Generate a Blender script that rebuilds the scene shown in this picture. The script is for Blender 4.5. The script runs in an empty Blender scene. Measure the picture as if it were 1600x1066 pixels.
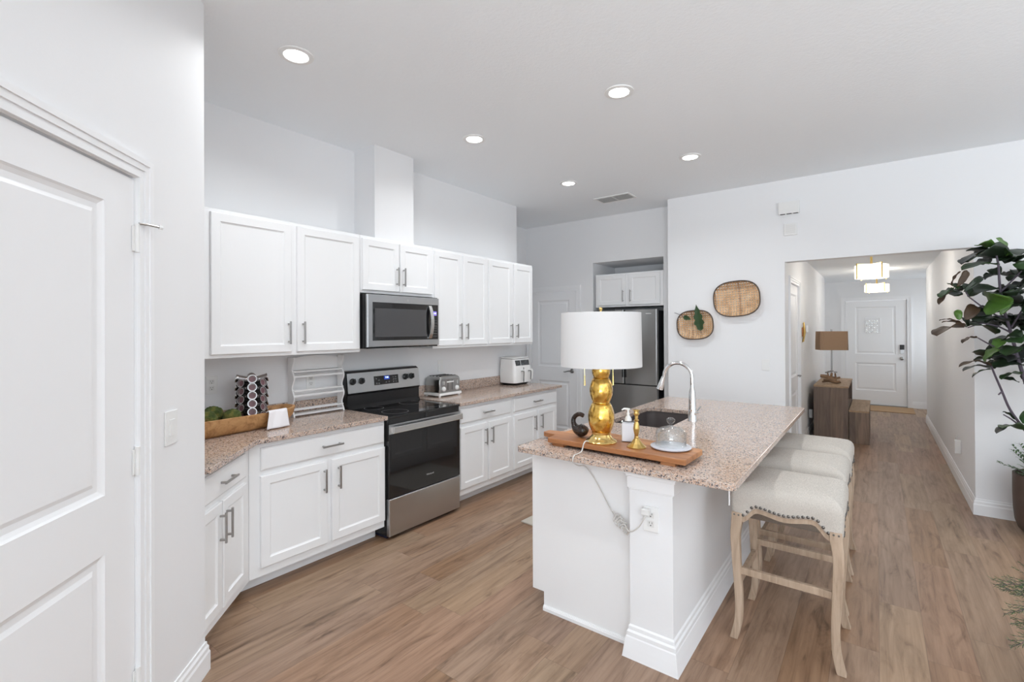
import bpy, bmesh, math, random
from mathutils import Vector, Matrix, Euler, noise
rnd = random.Random(7)
S = bpy.context.scene
COL = S.collection
PI = math.pi

# ------------------------------------------------------------------ camera
F_PX, YAW, PIT, ROL, CY = 751.5, math.radians(37.2), math.radians(.211), math.radians(-.254), 512.6
EYE = Vector((0, 0, 1.567))
_c, _s = math.cos(YAW), math.sin(YAW)
FWD = Vector((-_s*math.cos(PIT), _c*math.cos(PIT), math.sin(PIT)))
_R = Vector((_c, _s, 0)); _U = _R.cross(FWD)
RGT = _R*math.cos(ROL) + _U*math.sin(ROL)
UPV = -_R*math.sin(ROL) + _U*math.cos(ROL)
cam_d = bpy.data.cameras.new('camera'); cam = bpy.data.objects.new('camera', cam_d); COL.objects.link(cam)
cam_d.sensor_width = 36; cam_d.sensor_fit = 'HORIZONTAL'; cam_d.lens = F_PX/1600*36
cam_d.shift_y = (CY-533)/1600
cam_d.clip_start = .02
m3 = Matrix((RGT, UPV, -FWD)).transposed()
cam.matrix_world = Matrix.Translation(EYE) @ m3.to_4x4()
S.camera = cam

def spot(u, v, d):
    """world point seen at (u, v) at forward distance d: used only to read measurements off the photograph"""
    return EYE + FWD*d + RGT*((u-800)/F_PX*d) - UPV*((v-CY)/F_PX*d)

# ------------------------------------------------------------------ world, lights, exposure
S.view_settings.view_transform = 'Standard'
S.view_settings.look = 'None'
S.view_settings.exposure = 0.50
S.view_settings.gamma = 1.0
S.cycles.max_bounces = 14; S.cycles.diffuse_bounces = 10; S.cycles.transparent_max_bounces = 16
w = bpy.data.worlds.new('world'); S.world = w; w.use_nodes = True
w.node_tree.nodes['Background'].inputs[0].default_value = (.86, .93, 1, 1)
w.node_tree.nodes['Background'].inputs[1].default_value = 1.0

def area(name, loc, rot, sx, sy, power, color=(1, 1, 1), shape='RECTANGLE', spread=None):
    d = bpy.data.lights.new(name, 'AREA'); d.shape = shape; d.size = sx
    if shape in ('RECTANGLE', 'ELLIPSE'): d.size_y = sy
    d.energy = power; d.color = color
    if spread: d.spread = math.radians(spread)
    o = bpy.data.objects.new(name, d); COL.objects.link(o); o.location = loc; o.rotation_euler = rot
    return o
DAY = (.86, .935, 1)
# daylight entering through the glazed openings behind and to the right of the camera
area('window_daylight', (1.9, -3.93, 1.35), (math.radians(93), 0, 0), 3.6, 2.3, 34, DAY)
area('window_daylight', (4.13, 1.6, 1.35), (math.radians(92), 0, math.radians(90)), 4.2, 2.3, 5, DAY)
# added fill lights aimed upward to brighten the ceiling; there is no patio source
area('ceiling_fill', (1.9, -3.90, 1.0), (math.radians(142), 0, 0), 3.6, 1.6, 158, DAY, spread=125)
area('ceiling_fill', (4.10, 1.6, 1.0), (math.radians(158), 0, math.radians(90)), 4.2, 1.6, 66, DAY, spread=125)
area('window_daylight', (1.22, 11.6, 1.5), (math.radians(90), 0, math.radians(90)), .9, 1.3, 5, DAY)
DOWNLIGHTS = [(-2.53, 1.385), (-1.30, 1.385), (-2.53, 2.85), (-1.30, 2.85), (-2.53, 4.31), (-1.30, 4.31), (1.6, 1.4), (1.6, 4.3), (1.6, -1.5), (0.3, -2.2)]
CEIL = 3.08
for x, y in DOWNLIGHTS:
    area('downlight_beam', (x, y, CEIL-.012), (0, 0, 0), .11, .11, 4.5, (.95, .98, 1), 'DISK', 146)

# ------------------------------------------------------------------ materials
MATS = {}
def nodes(name):
    m = bpy.data.materials.new(name); m.use_nodes = True
    nt = m.node_tree; b = nt.nodes['Principled BSDF']
    return m, nt, b
def N(nt, t, **kw):
    n = nt.nodes.new(t)
    for k, v in kw.items():
        if k.startswith('_'): setattr(n, k[1:], v)
        else: n.inputs[k.replace('__', ' ')].default_value = v
    return n
def L(nt, a, b): nt.links.new(a, b)
def plain(name, col, rough=.5, metal=0, bump=0, bscale=60, coat=0, spec=None, emit=None, estr=0, trans=0, ior=1.45, tint=0, tscale=4):
    m, nt, b = nodes(name)
    b.inputs['Base Color'].default_value = (*col, 1); b.inputs['Roughness'].default_value = rough
    b.inputs['Metallic'].default_value = metal; b.inputs['Coat Weight'].default_value = coat
    if spec is not None: b.inputs['Specular IOR Level'].default_value = spec
    b.inputs['Transmission Weight'].default_value = trans; b.inputs['IOR'].default_value = ior
    if emit: b.inputs['Emission Color'].default_value = (*emit, 1); b.inputs['Emission Strength'].default_value = estr
    tc = N(nt, 'ShaderNodeTexCoord')
    nz = N(nt, 'ShaderNodeTexNoise', Scale=bscale, Detail=3.0); L(nt, tc.outputs['Object'], nz.inputs['Vector'])
    if bump:
        bp = N(nt, 'ShaderNodeBump', Strength=bump, Distance=.002); L(nt, nz.outputs[0], bp.inputs['Height']); L(nt, bp.outputs[0], b.inputs['Normal'])
    if tint:
        n2 = N(nt, 'ShaderNodeTexNoise', Scale=tscale, Detail=2.0); L(nt, tc.outputs['Object'], n2.inputs['Vector'])
        mx = N(nt, 'ShaderNodeMix', _data_type='RGBA'); mx.inputs[6].default_value = (*[c*(1-tint) for c in col], 1); mx.inputs[7].default_value = (*[min(1, c*(1+tint)) for c in col], 1)
        L(nt, n2.outputs[0], mx.inputs[0]); L(nt, mx.outputs[2], b.inputs['Base Color'])
    MATS[name] = m; return m
def ramp(nt, src, stops, interp='LINEAR'):
    r = N(nt, 'ShaderNodeValToRGB'); r.color_ramp.interpolation = interp
    e = r.color_ramp.elements
    while len(e) < len(stops): e.new(.5)
    for i, (p, c) in enumerate(stops):
        e[i].position = p; e[i].color = (*c, 1) if len(c) == 3 else c
    L(nt, src, r.inputs[0]); return r
def math_n(nt, op, a, b=None):
    n = N(nt, 'ShaderNodeMath', _operation=op)
    if hasattr(a, 'links'): L(nt, a, n.inputs[0])
    else: n.inputs[0].default_value = a
    if b is not None:
        if hasattr(b, 'links'): L(nt, b, n.inputs[1])
        else: n.inputs[1].default_value = b
    return n.outputs[0]

plain('wall_paint', (.82, .825, .835), .6, bump=.12, bscale=140)
plain('trim_paint', (.85, .855, .865), .35)
plain('cabinet_paint', (.85, .855, .86), .32)
plain('ceiling_paint', (.875, .905, .93), .8, bump=.9, bscale=55)
plain('steel', (.54, .55, .56), .28, 1, tint=.05)
plain('fridge_steel', (.34, .34, .335), .25, 1, tint=.05)
plain('toaster_steel', (.42, .42, .41), .16, 1)
plain('steel_light', (.75, .75, .74), .22, 1)
plain('steel_dark', (.36, .355, .35), .35, 1)
plain('nickel', (.42, .41, .40), .3, 1)
plain('nail_metal', (.16, .15, .14), .35, 1)
plain('chrome', (.86, .87, .88), .06, 1)
plain('black_glass', (.012, .012, .013), .06, spec=.6, coat=.3)
plain('black_plastic', (.02, .02, .021), .3)
plain('black_enamel', (.018, .018, .019), .2)
plain('grey_glass', (.075, .075, .078), .12)
plain('white_plastic', (.82, .82, .81), .3)
plain('ivory_plastic', (.74, .735, .72), .35)
plain('slot_dark', (.05, .05, .05), .6)
plain('brass', (.80, .58, .22), .2, 1)
plain('old_brass', (.62, .43, .15), .3, 1, tint=.2, tscale=30)
plain('lamp_fabric', (.66, .65, .645), .9, bump=.3, bscale=400)
plain('white_enamel', (.80, .80, .79), .3)
plain('rack_metal', (.80, .80, .80), .35)
plain('sink_composite', (.085, .07, .068), .45)
plain('towel', (.82, .80, .82), .95, bump=.6, bscale=200)
plain('soap_label', (.82, .82, .88), .5)
plain('marble', (.62, .63, .68), .15, tint=.25, tscale=25)
plain('twig', (.10, .085, .10), .8, bump=.6, bscale=80)
plain('bark', (.105, .085, .11), .85, bump=.8, bscale=90)
plain('leaf_dark', (.013, .026, .011), .42, tint=.4, tscale=14)
plain('leaf_grey', (.045, .05, .045), .45, tint=.3, tscale=14)
plain('leaf_mid', (.026, .062, .018), .4, tint=.4, tscale=14)
plain('leaf_bright', (.075, .16, .028), .42, tint=.3, tscale=14)
plain('leaf_brown', (.055, .030, .014), .5, tint=.5, tscale=20)
plain('sprig', (.04, .10, .022), .45, tint=.4, tscale=8)
plain('needle_green', (.055, .12, .035), .6, tint=.5, tscale=8)
plain('needle_pale', (.19, .27, .15), .6, tint=.3, tscale=8)
plain('pot_clay', (.085, .058, .046), .55, bump=.5, bscale=30, tint=.35, tscale=9)
plain('soil', (.03, .022, .016), .9, bump=1, bscale=60)
plain('rim_grey', (.085, .062, .048), .6, bump=.5, bscale=80)
plain('pod_white', (.62, .60, .58), .3)
plain('pod_lid', (.16, .075, .085), .3, tint=.5, tscale=60)
plain('carousel_chrome', (.45, .43, .43), .18, 1)
plain('rug_light', (.50, .46, .40), .95, bump=.5, bscale=200)
plain('doormat', (.42, .27, .15), .95, bump=.7, bscale=200)
plain('burlap', (.33, .215, .135), .9, bump=.5, bscale=300)
plain('ceramic_cord', (.60, .58, .55), .4)
plain('blue_glow', (.01, .02, .12), .3, emit=(.02, .06, .4), estr=.6)
plain('digit_glow', (.6, .7, 1), .3, emit=(.6, .75, 1), estr=2.0)
plain('violet_glow', (.1, .08, .3), .3, emit=(.22, .16, .62), estr=.8)
plain('button_grey', (.16, .16, .16), .4)
plain('logo_silver', (.62, .62, .62), .3, .6)
plain('downlight_lens', (1, 1, 1), .4, emit=(1, .98, .95), estr=9)
plain('pendant_shade', (.9, .85, .75), .6, emit=(1, .88, .72), estr=1.15)
plain('navy_plastic', (.02, .022, .05), .5)
plain('weave_dark', (.36, .20, .10), .7)

def m_glass(name, col=(1, 1, 1)):
    m, nt, b = nodes(name)
    nt.nodes.remove(b)
    out = nt.nodes['Material Output']
    tr = N(nt, 'ShaderNodeBsdfTransparent', Color=(*col, 1)); gl = N(nt, 'ShaderNodeBsdfGlossy', Roughness=.02)
    fr = N(nt, 'ShaderNodeLayerWeight', Blend=.5); mx = N(nt, 'ShaderNodeMixShader')
    k = math_n(nt, 'POWER', fr.outputs['Facing'], 3.5)
    k2 = math_n(nt, 'ADD', math_n(nt, 'MULTIPLY', k, .85), .06)
    L(nt, k2, mx.inputs[0]); L(nt, tr.outputs[0], mx.inputs[1]); L(nt, gl.outputs[0], mx.inputs[2]); L(nt, mx.outputs[0], out.inputs[0])
    MATS[name] = m
m_glass('clear_glass', (.965, .975, .975))

def m_floor():
    m, nt, b = nodes('floor_planks')
    tc = N(nt, 'ShaderNodeTexCoord'); sp = N(nt, 'ShaderNodeSeparateXYZ'); L(nt, tc.outputs['Object'], sp.inputs[0])
    PW, PL = .182, 1.22
    xs = math_n(nt, 'DIVIDE', sp.outputs[0], PW); row = math_n(nt, 'FLOOR', xs)
    wn = N(nt, 'ShaderNodeTexWhiteNoise', _noise_dimensions='1D'); L(nt, row, wn.inputs['W'])
    yo = math_n(nt, 'ADD', math_n(nt, 'DIVIDE', sp.outputs[1], PL), math_n(nt, 'MULTIPLY', wn.outputs[0], 3.7))
    pid = math_n(nt, 'FLOOR', yo)
    cv = N(nt, 'ShaderNodeCombineXYZ'); L(nt, row, cv.inputs[0]); L(nt, pid, cv.inputs[1])
    w2 = N(nt, 'ShaderNodeTexWhiteNoise', _noise_dimensions='3D'); L(nt, cv.outputs[0], w2.inputs['Vector'])
    idn = w2.outputs['Value']
    # grain
    gx = math_n(nt, 'MULTIPLY', sp.outputs[0], 31.0)
    gy = math_n(nt, 'ADD', math_n(nt, 'MULTIPLY', sp.outputs[1], 1.7), math_n(nt, 'MULTIPLY', idn, 37.0))
    gv = N(nt, 'ShaderNodeCombineXYZ'); L(nt, gx, gv.inputs[0]); L(nt, gy, gv.inputs[1]); L(nt, math_n(nt, 'MULTIPLY', idn, 11.0), gv.inputs[2])
    g = N(nt, 'ShaderNodeTexNoise', Scale=1.0, Detail=7.0, Roughness=.62, Distortion=.6); L(nt, gv.outputs[0], g.inputs['Vector'])
    kv = N(nt, 'ShaderNodeCombineXYZ'); L(nt, math_n(nt, 'MULTIPLY', sp.outputs[0], 14.0), kv.inputs[0]); L(nt, math_n(nt, 'ADD', math_n(nt, 'MULTIPLY', sp.outputs[1], 2.6), math_n(nt, 'MULTIPLY', idn, 19.0)), kv.inputs[1])
    k = N(nt, 'ShaderNodeTexNoise', Scale=1.0, Detail=5.0, Roughness=.6, Distortion=1.0); L(nt, kv.outputs[0], k.inputs['Vector'])
    big = N(nt, 'ShaderNodeTexNoise', Scale=1.6, Detail=2.0); L(nt, gv.outputs[0], big.inputs['Vector'])
    base = ramp(nt, idn, [(0, (.275, .163, .092)), (.3, (.335, .205, .135)), (.55, (.32, .218, .14)), (.8, (.30, .193, .135)), (1, (.375, .25, .155))])
    gr = ramp(nt, g.outputs[0], [(.25, (.50, .45, .41)), (.44, (.87, .85, .83)), (.56, (1.03, 1.03, 1.03)), (.75, (1.22, 1.25, 1.28))])
    mu = N(nt, 'ShaderNodeMix', _data_type='RGBA', _blend_type='MULTIPLY'); mu.inputs[0].default_value = 1
    L(nt, base.outputs[0], mu.inputs[6]); L(nt, gr.outputs[0], mu.inputs[7])
    kr = ramp(nt, k.outputs[0], [(.28, (.36, .30, .26)), (.38, (.78, .75, .72)), (.50, (1, 1, 1))])
    mk = N(nt, 'ShaderNodeMix', _data_type='RGBA', _blend_type='MULTIPLY'); mk.inputs[0].default_value = .85
    L(nt, mu.outputs[2], mk.inputs[6]); L(nt, kr.outputs[0], mk.inputs[7])
    # seams
    fx = math_n(nt, 'FRACT', xs); fy = math_n(nt, 'FRACT', yo)
    ex = math_n(nt, 'MINIMUM', fx, math_n(nt, 'SUBTRACT', 1.0, fx)); ey = math_n(nt, 'MINIMUM', fy, math_n(nt, 'SUBTRACT', 1.0, fy))
    sx = math_n(nt, 'LESS_THAN', ex, .008); sy = math_n(nt, 'LESS_THAN', ey, .0013)
    sm = math_n(nt, 'MAXIMUM', sx, sy)
    ms = N(nt, 'ShaderNodeMix', _data_type='RGBA'); ms.inputs[7].default_value = (.13, .085, .055, 1)
    L(nt, math_n(nt, 'MULTIPLY', sm, .42), ms.inputs[0]); L(nt, mk.outputs[2], ms.inputs[6])
    L(nt, ms.outputs[2], b.inputs['Base Color'])
    b.inputs['Roughness'].default_value = .42
    bp = N(nt, 'ShaderNodeBump', Strength=.25, Distance=.001); L(nt, math_n(nt, 'SUBTRACT', g.outputs[0], sm), bp.inputs['Height']); L(nt, bp.outputs[0], b.inputs['Normal'])
    MATS['floor_planks'] = m
m_floor()

def m_granite():
    m, nt, b = nodes('granite')
    tc = N(nt, 'ShaderNodeTexCoord')
    v1 = N(nt, 'ShaderNodeTexVoronoi', Scale=250.0); L(nt, tc.outputs['Object'], v1.inputs['Vector'])
    sc = N(nt, 'ShaderNodeSeparateColor'); L(nt, v1.outputs['Color'], sc.inputs[0])
    c1 = ramp(nt, sc.outputs[0], [(0, (.50, .33, .24)), (.22, (.60, .45, .36)), (.42, (.64, .58, .53)), (.56, (.33, .31, .32)), (.68, (.42, .23, .14)), (.78, (.55, .40, .30)), (.88, (.13, .13, .15))], 'CONSTANT')
    n1 = N(nt, 'ShaderNodeTexNoise', Scale=95.0, Detail=4.0, Roughness=.7); L(nt, tc.outputs['Object'], n1.inputs['Vector'])
    c2 = ramp(nt, n1.outputs[0], [(.38, (.26, .23, .23)), (.46, (.52, .38, .29)), (.6, (.64, .54, .46))])
    mx = N(nt, 'ShaderNodeMix', _data_type='RGBA'); mx.inputs[0].default_value = .40
    L(nt, c1.outputs[0], mx.inputs[6]); L(nt, c2.outputs[0], mx.inputs[7])
    v2 = N(nt, 'ShaderNodeTexVoronoi', Scale=165.0); L(nt, tc.outputs['Object'], v2.inputs['Vector'])
    s2 = N(nt, 'ShaderNodeSeparateColor'); L(nt, v2.outputs['Color'], s2.inputs[0])
    dk = math_n(nt, 'GREATER_THAN', s2.outputs[1], .88)
    m2 = N(nt, 'ShaderNodeMix', _data_type='RGBA'); m2.inputs[7].default_value = (.045, .05, .065, 1)
    L(nt, math_n(nt, 'MULTIPLY', dk, .85), m2.inputs[0]); L(nt, mx.outputs[2], m2.inputs[6])
    L(nt, m2.outputs[2], b.inputs['Base Color']); b.inputs['Roughness'].default_value = .13
    MATS['granite'] = m
m_granite()

def m_wood(name, c0, c1, c2, axis=0, scale=1.0, rough=.5, bands=0, bcols=None):
    """grain runs along axis"""
    m, nt, b = nodes(name)
    tc = N(nt, 'ShaderNodeTexCoord'); mp = N(nt, 'ShaderNodeMapping'); L(nt, tc.outputs['Object'], mp.inputs[0])
    s = [30*scale]*3; s[axis] = 2.5*scale; mp.inputs['Scale'].default_value = s
    n1 = N(nt, 'ShaderNodeTexNoise', Scale=1.0, Detail=6.0, Roughness=.6, Distortion=.8); L(nt, mp.outputs[0], n1.inputs['Vector'])
    r = ramp(nt, n1.outputs[0], [(.3, c0), (.5, c1), (.72, c2)])
    col = r.outputs[0]
    if bands:
        ax, wd = bands
        sp = N(nt, 'ShaderNodeSeparateXYZ'); L(nt, tc.outputs['Object'], sp.inputs[0])
        wn = N(nt, 'ShaderNodeTexWhiteNoise', _noise_dimensions='1D'); L(nt, math_n(nt, 'FLOOR', math_n(nt, 'DIVIDE', sp.outputs[ax], wd)), wn.inputs['W'])
        rb = ramp(nt, wn.outputs[0], bcols)
        mu = N(nt, 'ShaderNodeMix', _data_type='RGBA', _blend_type='MULTIPLY'); mu.inputs[0].default_value = 1
        L(nt, col, mu.inputs[6]); L(nt, rb.outputs[0], mu.inputs[7]); col = mu.outputs[2]
    L(nt, col, b.inputs['Base Color']); b.inputs['Roughness'].default_value = rough
    bp = N(nt, 'ShaderNodeBump', Strength=.2, Distance=.001); L(nt, n1.outputs[0], bp.inputs['Height']); L(nt, bp.outputs[0], b.inputs['Normal'])
    MATS[name] = m
m_wood('board_wood', (.36, .15, .055), (.52, .23, .09), (.60, .30, .13), 0, 1.5, .38, (1, .062), [(0, (.62, .55, .5)), (.35, (1, 1, 1)), (.7, (1.1, 1.15, 1.15)), (1, (.72, .62, .55))])
m_wood('bowl_wood', (.30, .14, .05), (.50, .27, .11), (.60, .35, .16), 1, .9, .55)
m_wood('stool_wood', (.30, .215, .15), (.43, .32, .23), (.52, .40, .30), 2, 1.2, .65)
m_wood('console_wood', (.13, .095, .075), (.19, .14, .108), (.25, .18, .14), 2, .8, .65, (0, .14), [(0, (.8, .8, .82)), (1, (1.2, 1.15, 1.1))])
m_wood('console_top', (.26, .17, .10), (.35, .235, .14), (.42, .29, .18), 1, .8, .6)
m_wood('driftwood', (.12, .07, .04), (.25, .15, .085), (.36, .23, .14), 0, 1.6, .8)
m_wood('vase_wood', (.014, .01, .008), (.03, .017, .012), (.16, .055, .02), 0, .5, .22)

def m_weave():
    m, nt, b = nodes('weave')
    tc = N(nt, 'ShaderNodeTexCoord')
    n1 = N(nt, 'ShaderNodeTexNoise', Scale=14.0, Detail=4.0); L(nt, tc.outputs['Object'], n1.inputs['Vector'])
    r = ramp(nt, n1.outputs[0], [(.3, (.46, .27, .13)), (.5, (.66, .42, .23)), (.7, (.78, .55, .34))])
    L(nt, r.outputs[0], b.inputs['Base Color']); b.inputs['Roughness'].default_value = .6
    MATS['weave'] = m
m_weave()
def m_linen():
    m, nt, b = nodes('linen')
    tc = N(nt, 'ShaderNodeTexCoord'); mp = N(nt, 'ShaderNodeMapping'); L(nt, tc.outputs['Object'], mp.inputs[0]); mp.inputs['Scale'].default_value = (400, 60, 400)
    n1 = N(nt, 'ShaderNodeTexNoise', Scale=1.0, Detail=2.0); L(nt, mp.outputs[0], n1.inputs['Vector'])
    r = ramp(nt, n1.outputs[0], [(.3, (.44, .405, .365)), (.7, (.60, .555, .50))])
    L(nt, r.outputs[0], b.inputs['Base Color']); b.inputs['Roughness'].default_value = .9
    bp = N(nt, 'ShaderNodeBump', Strength=.3, Distance=.001); L(nt, n1.outputs[0], bp.inputs['Height']); L(nt, bp.outputs[0], b.inputs['Normal'])
    MATS['linen'] = m
m_linen()
def m_moss():
    m, nt, b = nodes('moss')
    tc = N(nt, 'ShaderNodeTexCoord')
    n1 = N(nt, 'ShaderNodeTexNoise', Scale=22.0, Detail=5.0); L(nt, tc.outputs['Object'], n1.inputs['Vector'])
    r = ramp(nt, n1.outputs[0], [(.32, (.02, .035, .008)), (.5, (.065, .085, .018)), (.62, (.14, .13, .03)), (.75, (.10, .045, .015))])
    L(nt, r.outputs[0], b.inputs['Base Color']); b.inputs['Roughness'].default_value = 1
    MATS['moss'] = m
m_moss()
def m_gold():
    m, nt, b = nodes('gold_leaf')
    tc = N(nt, 'ShaderNodeTexCoord')
    n1 = N(nt, 'ShaderNodeTexNoise', Scale=38.0, Detail=5.0, Roughness=.7); L(nt, tc.outputs['Object'], n1.inputs['Vector'])
    r = ramp(nt, n1.outputs[0], [(.33, (.22, .10, .015)), (.42, (.72, .42, .07)), (.6, (.86, .56, .14)), (.75, (.95, .72, .30))])
    L(nt, r.outputs[0], b.inputs['Base Color']); b.inputs['Metallic'].default_value = 1
    b.inputs['Roughness'].default_value = .2; b.inputs['Coat Weight'].default_value = .6
    bp = N(nt, 'ShaderNodeBump', Strength=.25, Distance=.002); L(nt, n1.outputs[0], bp.inputs['Height']); L(nt, bp.outputs[0], b.inputs['Normal'])
    MATS['gold_leaf'] = m
m_gold()

# ------------------------------------------------------------------ mesh helpers
class MB:
    def __init__(s): s.bm = bmesh.new(); s.mi = 0
    def f(s, vs):
        try:
            fc = s.bm.faces.new(vs); fc.material_index = s.mi; return fc
        except ValueError: return None
    def box(s, x0, y0, z0, x1, y1, z1, M=None, bev=0):
        x0, x1 = min(x0, x1), max(x0, x1); y0, y1 = min(y0, y1), max(y0, y1); z0, z1 = min(z0, z1), max(z0, z1)
        P = [(x0, y0, z0), (x1, y0, z0), (x1, y1, z0), (x0, y1, z0), (x0, y0, z1), (x1, y0, z1), (x1, y1, z1), (x0, y1, z1)]
        v = [s.bm.verts.new(M @ Vector(p) if M else p) for p in P]
        fs = [s.f([v[i] for i in q]) for q in ((0, 3, 2, 1), (4, 5, 6, 7), (0, 1, 5, 4), (1, 2, 6, 5), (2, 3, 7, 6), (3, 0, 4, 7))]
        if bev:
            es = list({e for f in fs for e in f.edges})
            r = bmesh.ops.bevel(s.bm, geom=es, offset=bev, segments=2, affect='EDGES', profile=.6)
            for f in r['faces']: f.material_index = s.mi
        return s
    def prism(s, poly, z0, z1, M=None, axis='z'):
        def mk(p, h):
            q = {'z': (p[0], p[1], h), 'y': (p[0], h, p[1]), 'x': (h, p[0], p[1])}[axis]
            return s.bm.verts.new(M @ Vector(q) if M else q)
        a = [mk(p, z0) for p in poly]; b = [mk(p, z1) for p in poly]
        s.f(a[::-1]); s.f(b)
        n = len(poly)
        for i in range(n): s.f([a[i], a[(i+1) % n], b[(i+1) % n], b[i]])
        return s
    def loft(s, rings, cap=True, closed=True):
        R = [[s.bm.verts.new(p) for p in r] for r in rings]
        for a, b in zip(R, R[1:]):
            n = len(a)
            for i in range(n if closed else n-1): s.f([a[i], a[(i+1) % n], b[(i+1) % n], b[i]])
        if cap: s.f(R[0][::-1]); s.f(R[-1])
        return s
    def rect_loft(s, x0, x1, z0, z1, prof):
        """prof = [(inset, y)...], front faces -y"""
        return s.loft([[(x0+i, y, z0+i), (x1-i, y, z0+i), (x1-i, y, z1-i), (x0+i, y, z1-i)] for i, y in prof])
    def lathe(s, prof, c=(0, 0, 0), n=32, M=None, sx=1, sy=1):
        rings = []
        for r, z in prof:
            ring = [Vector((c[0]+r*sx*math.cos(2*PI*k/n), c[1]+r*sy*math.sin(2*PI*k/n), c[2]+z)) for k in range(n)]
            rings.append([M @ p for p in ring] if M else ring)
        return s.loft(rings)
    def cyl(s, p0, p1, r0, r1=None, n=16):
        r1 = r0 if r1 is None else r1
        return s.tube([p0, p1], [r0, r1], n)
    def tube(s, pts, r, n=10, square=False, phase=0, cap=True):
        pts = [Vector(p) for p in pts]; rings = []
        rs = r if isinstance(r, (list, tuple)) else [r]*len(pts)
        up = None
        for i, p in enumerate(pts):
            d = (pts[min(i+1, len(pts)-1)]-pts[max(i-1, 0)]).normalized()
            if up is None: up = Vector((0, 0, 1)) if abs(d.z) < .9 else Vector((1, 0, 0))
            a = d.cross(up).normalized(); up = a.cross(d).normalized(); b = up
            rings.append([p+(a*math.cos(2*PI*k/n+phase)+b*math.sin(2*PI*k/n+phase))*rs[i] for k in range(n)])
        return s.loft(rings, cap)
    def sphere(s, c, r, u=16, v=10, sc=(1, 1, 1)):
        rings = []
        for j in range(1, v):
            t = PI*j/v
            rings.append([Vector((c[0]+r*sc[0]*math.sin(t)*math.cos(2*PI*k/u), c[1]+r*sc[1]*math.sin(t)*math.sin(2*PI*k/u), c[2]-r*sc[2]*math.cos(t))) for k in range(u)])
        return s.loft(rings)
    def obj(s, name, mat, parent=None, smooth=False, bevel=0, **k):
        bmesh.ops.recalc_face_normals(s.bm, faces=s.bm.faces[:])
        me = bpy.data.meshes.new(name); s.bm.to_mesh(me); s.bm.free()
        for mm in (mat if isinstance(mat, (list, tuple)) else [mat]): me.materials.append(MATS[mm])
        if smooth:
            for p in me.polygons: p.use_smooth = True
            if smooth != 'all':
                me.set_sharp_from_angle(angle=math.radians(38))
        o = bpy.data.objects.new(name, me); COL.objects.link(o)
        if parent: o.parent = parent
        if bevel:
            b = o.modifiers.new('bevel', 'BEVEL'); b.width = bevel; b.segments = 2; b.limit_method = 'ANGLE'; b.angle_limit = math.radians(40)
        for kk, vv in k.items(): o[kk] = vv
        return o
def thing(name, label, cat, loc=(0, 0, 0), rz=0, group=None):
    o = bpy.data.objects.new(name, None); COL.objects.link(o); o.location = loc; o.rotation_euler = (0, 0, rz)
    o.empty_display_size = .05
    o['label'] = label; o['category'] = cat
    if group: o['group'] = group
    return o
def tag(o, label, cat, group=None):
    o['label'] = label; o['category'] = cat
    if group: o['group'] = group
    return o
def struct(o): o['kind'] = 'structure'; return o
def sbox(name, mat, *b, **k): return struct(MB().box(*b).obj(name, mat, **k))
def copy_tree(o, parent=None):
    c = o.copy(); COL.objects.link(c)
    if parent: c.parent = parent
    for ch in list(o.children): copy_tree(ch, c)
    return c
def text_obj(name, body, size, mat, M, parent=None, extrude=.0004):
    cu = bpy.data.curves.new(name, 'FONT'); cu.body = body; cu.size = size; cu.align_x = 'CENTER'; cu.align_y = 'CENTER'; cu.extrude = extrude
    t = bpy.data.objects.new(name, cu); COL.objects.link(t)
    dg = bpy.context.evaluated_depsgraph_get()
    me = bpy.data.meshes.new_from_object(t.evaluated_get(dg)); bpy.data.objects.remove(t)
    me.transform(M); me.materials.clear(); me.materials.append(MATS[mat])
    o = bpy.data.objects.new(name, me); COL.objects.link(o)
    if parent: o.parent = parent
    return o
# text facing local -y, upright
TXT = lambda x, y, z: Matrix.Translation((x, y, z)) @ Matrix.Rotation(PI/2, 4, 'X')

# ------------------------------------------------------------------ the room shell
E0 = Vector((-2.473, .910))          # free end of the 45 degree pantry wall
DG = math.radians(135)               # rotation of everything that faces the camera on the 45 degree plane
AX, AY = -3.52, 4.74                 # kitchen wall plane and its far end
OY = 5.571; FY = 5.886               # wall with the hall opening, refrigerator wall

struct(MB().box(-4.4, -4.1, -.05, 4.3, 13, 0).obj('floor', 'floor_planks'))
struct(MB().box(-4.4, -4.1, CEIL, 4.3, OY+.12, CEIL+.08).box(-4.4, OY+.12, CEIL, -1.94, 6.8, CEIL+.08).obj('ceiling', 'ceiling_paint'))
HC = 2.53
sbox('ceiling_hall', 'ceiling_paint', -1.1, OY+.12, HC, 1.4, 12.35, HC+.08)
sbox('wall_kitchen', 'wall_paint', -4.2, -.6, 0, AX, AY, CEIL)
sbox('wall_alcove', 'wall_paint', -4.32, AY-.02, 0, -4.2, FY+.1, CEIL)
# hood chase above the microwave
sbox('wall_chase', 'wall_paint', AX, 2.437, 2.312, -3.244, 2.848, CEIL)
# refrigerator wall with alcove door opening and niche
b = MB()
b.box(-4.2, FY, 0, -4.112, FY+.12, CEIL).box(-4.112, FY, 2.112, -3.338, FY+.12, CEIL).box(-3.338, FY, 0, -3.08, FY+.12, CEIL)
b.box(-3.08, FY, 2.47, -2.105, FY+.12, CEIL)
b.box(-3.2, FY+.12, 0, -3.08, 6.70, 2.6).box(-3.08, 6.58, 0, -2.105, 6.70, 2.6).box(-3.08, FY+.12, 2.47, -2.105, 6.58, 2.6)
struct(b.obj('wall_refrigerator', 'wall_paint'))
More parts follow.
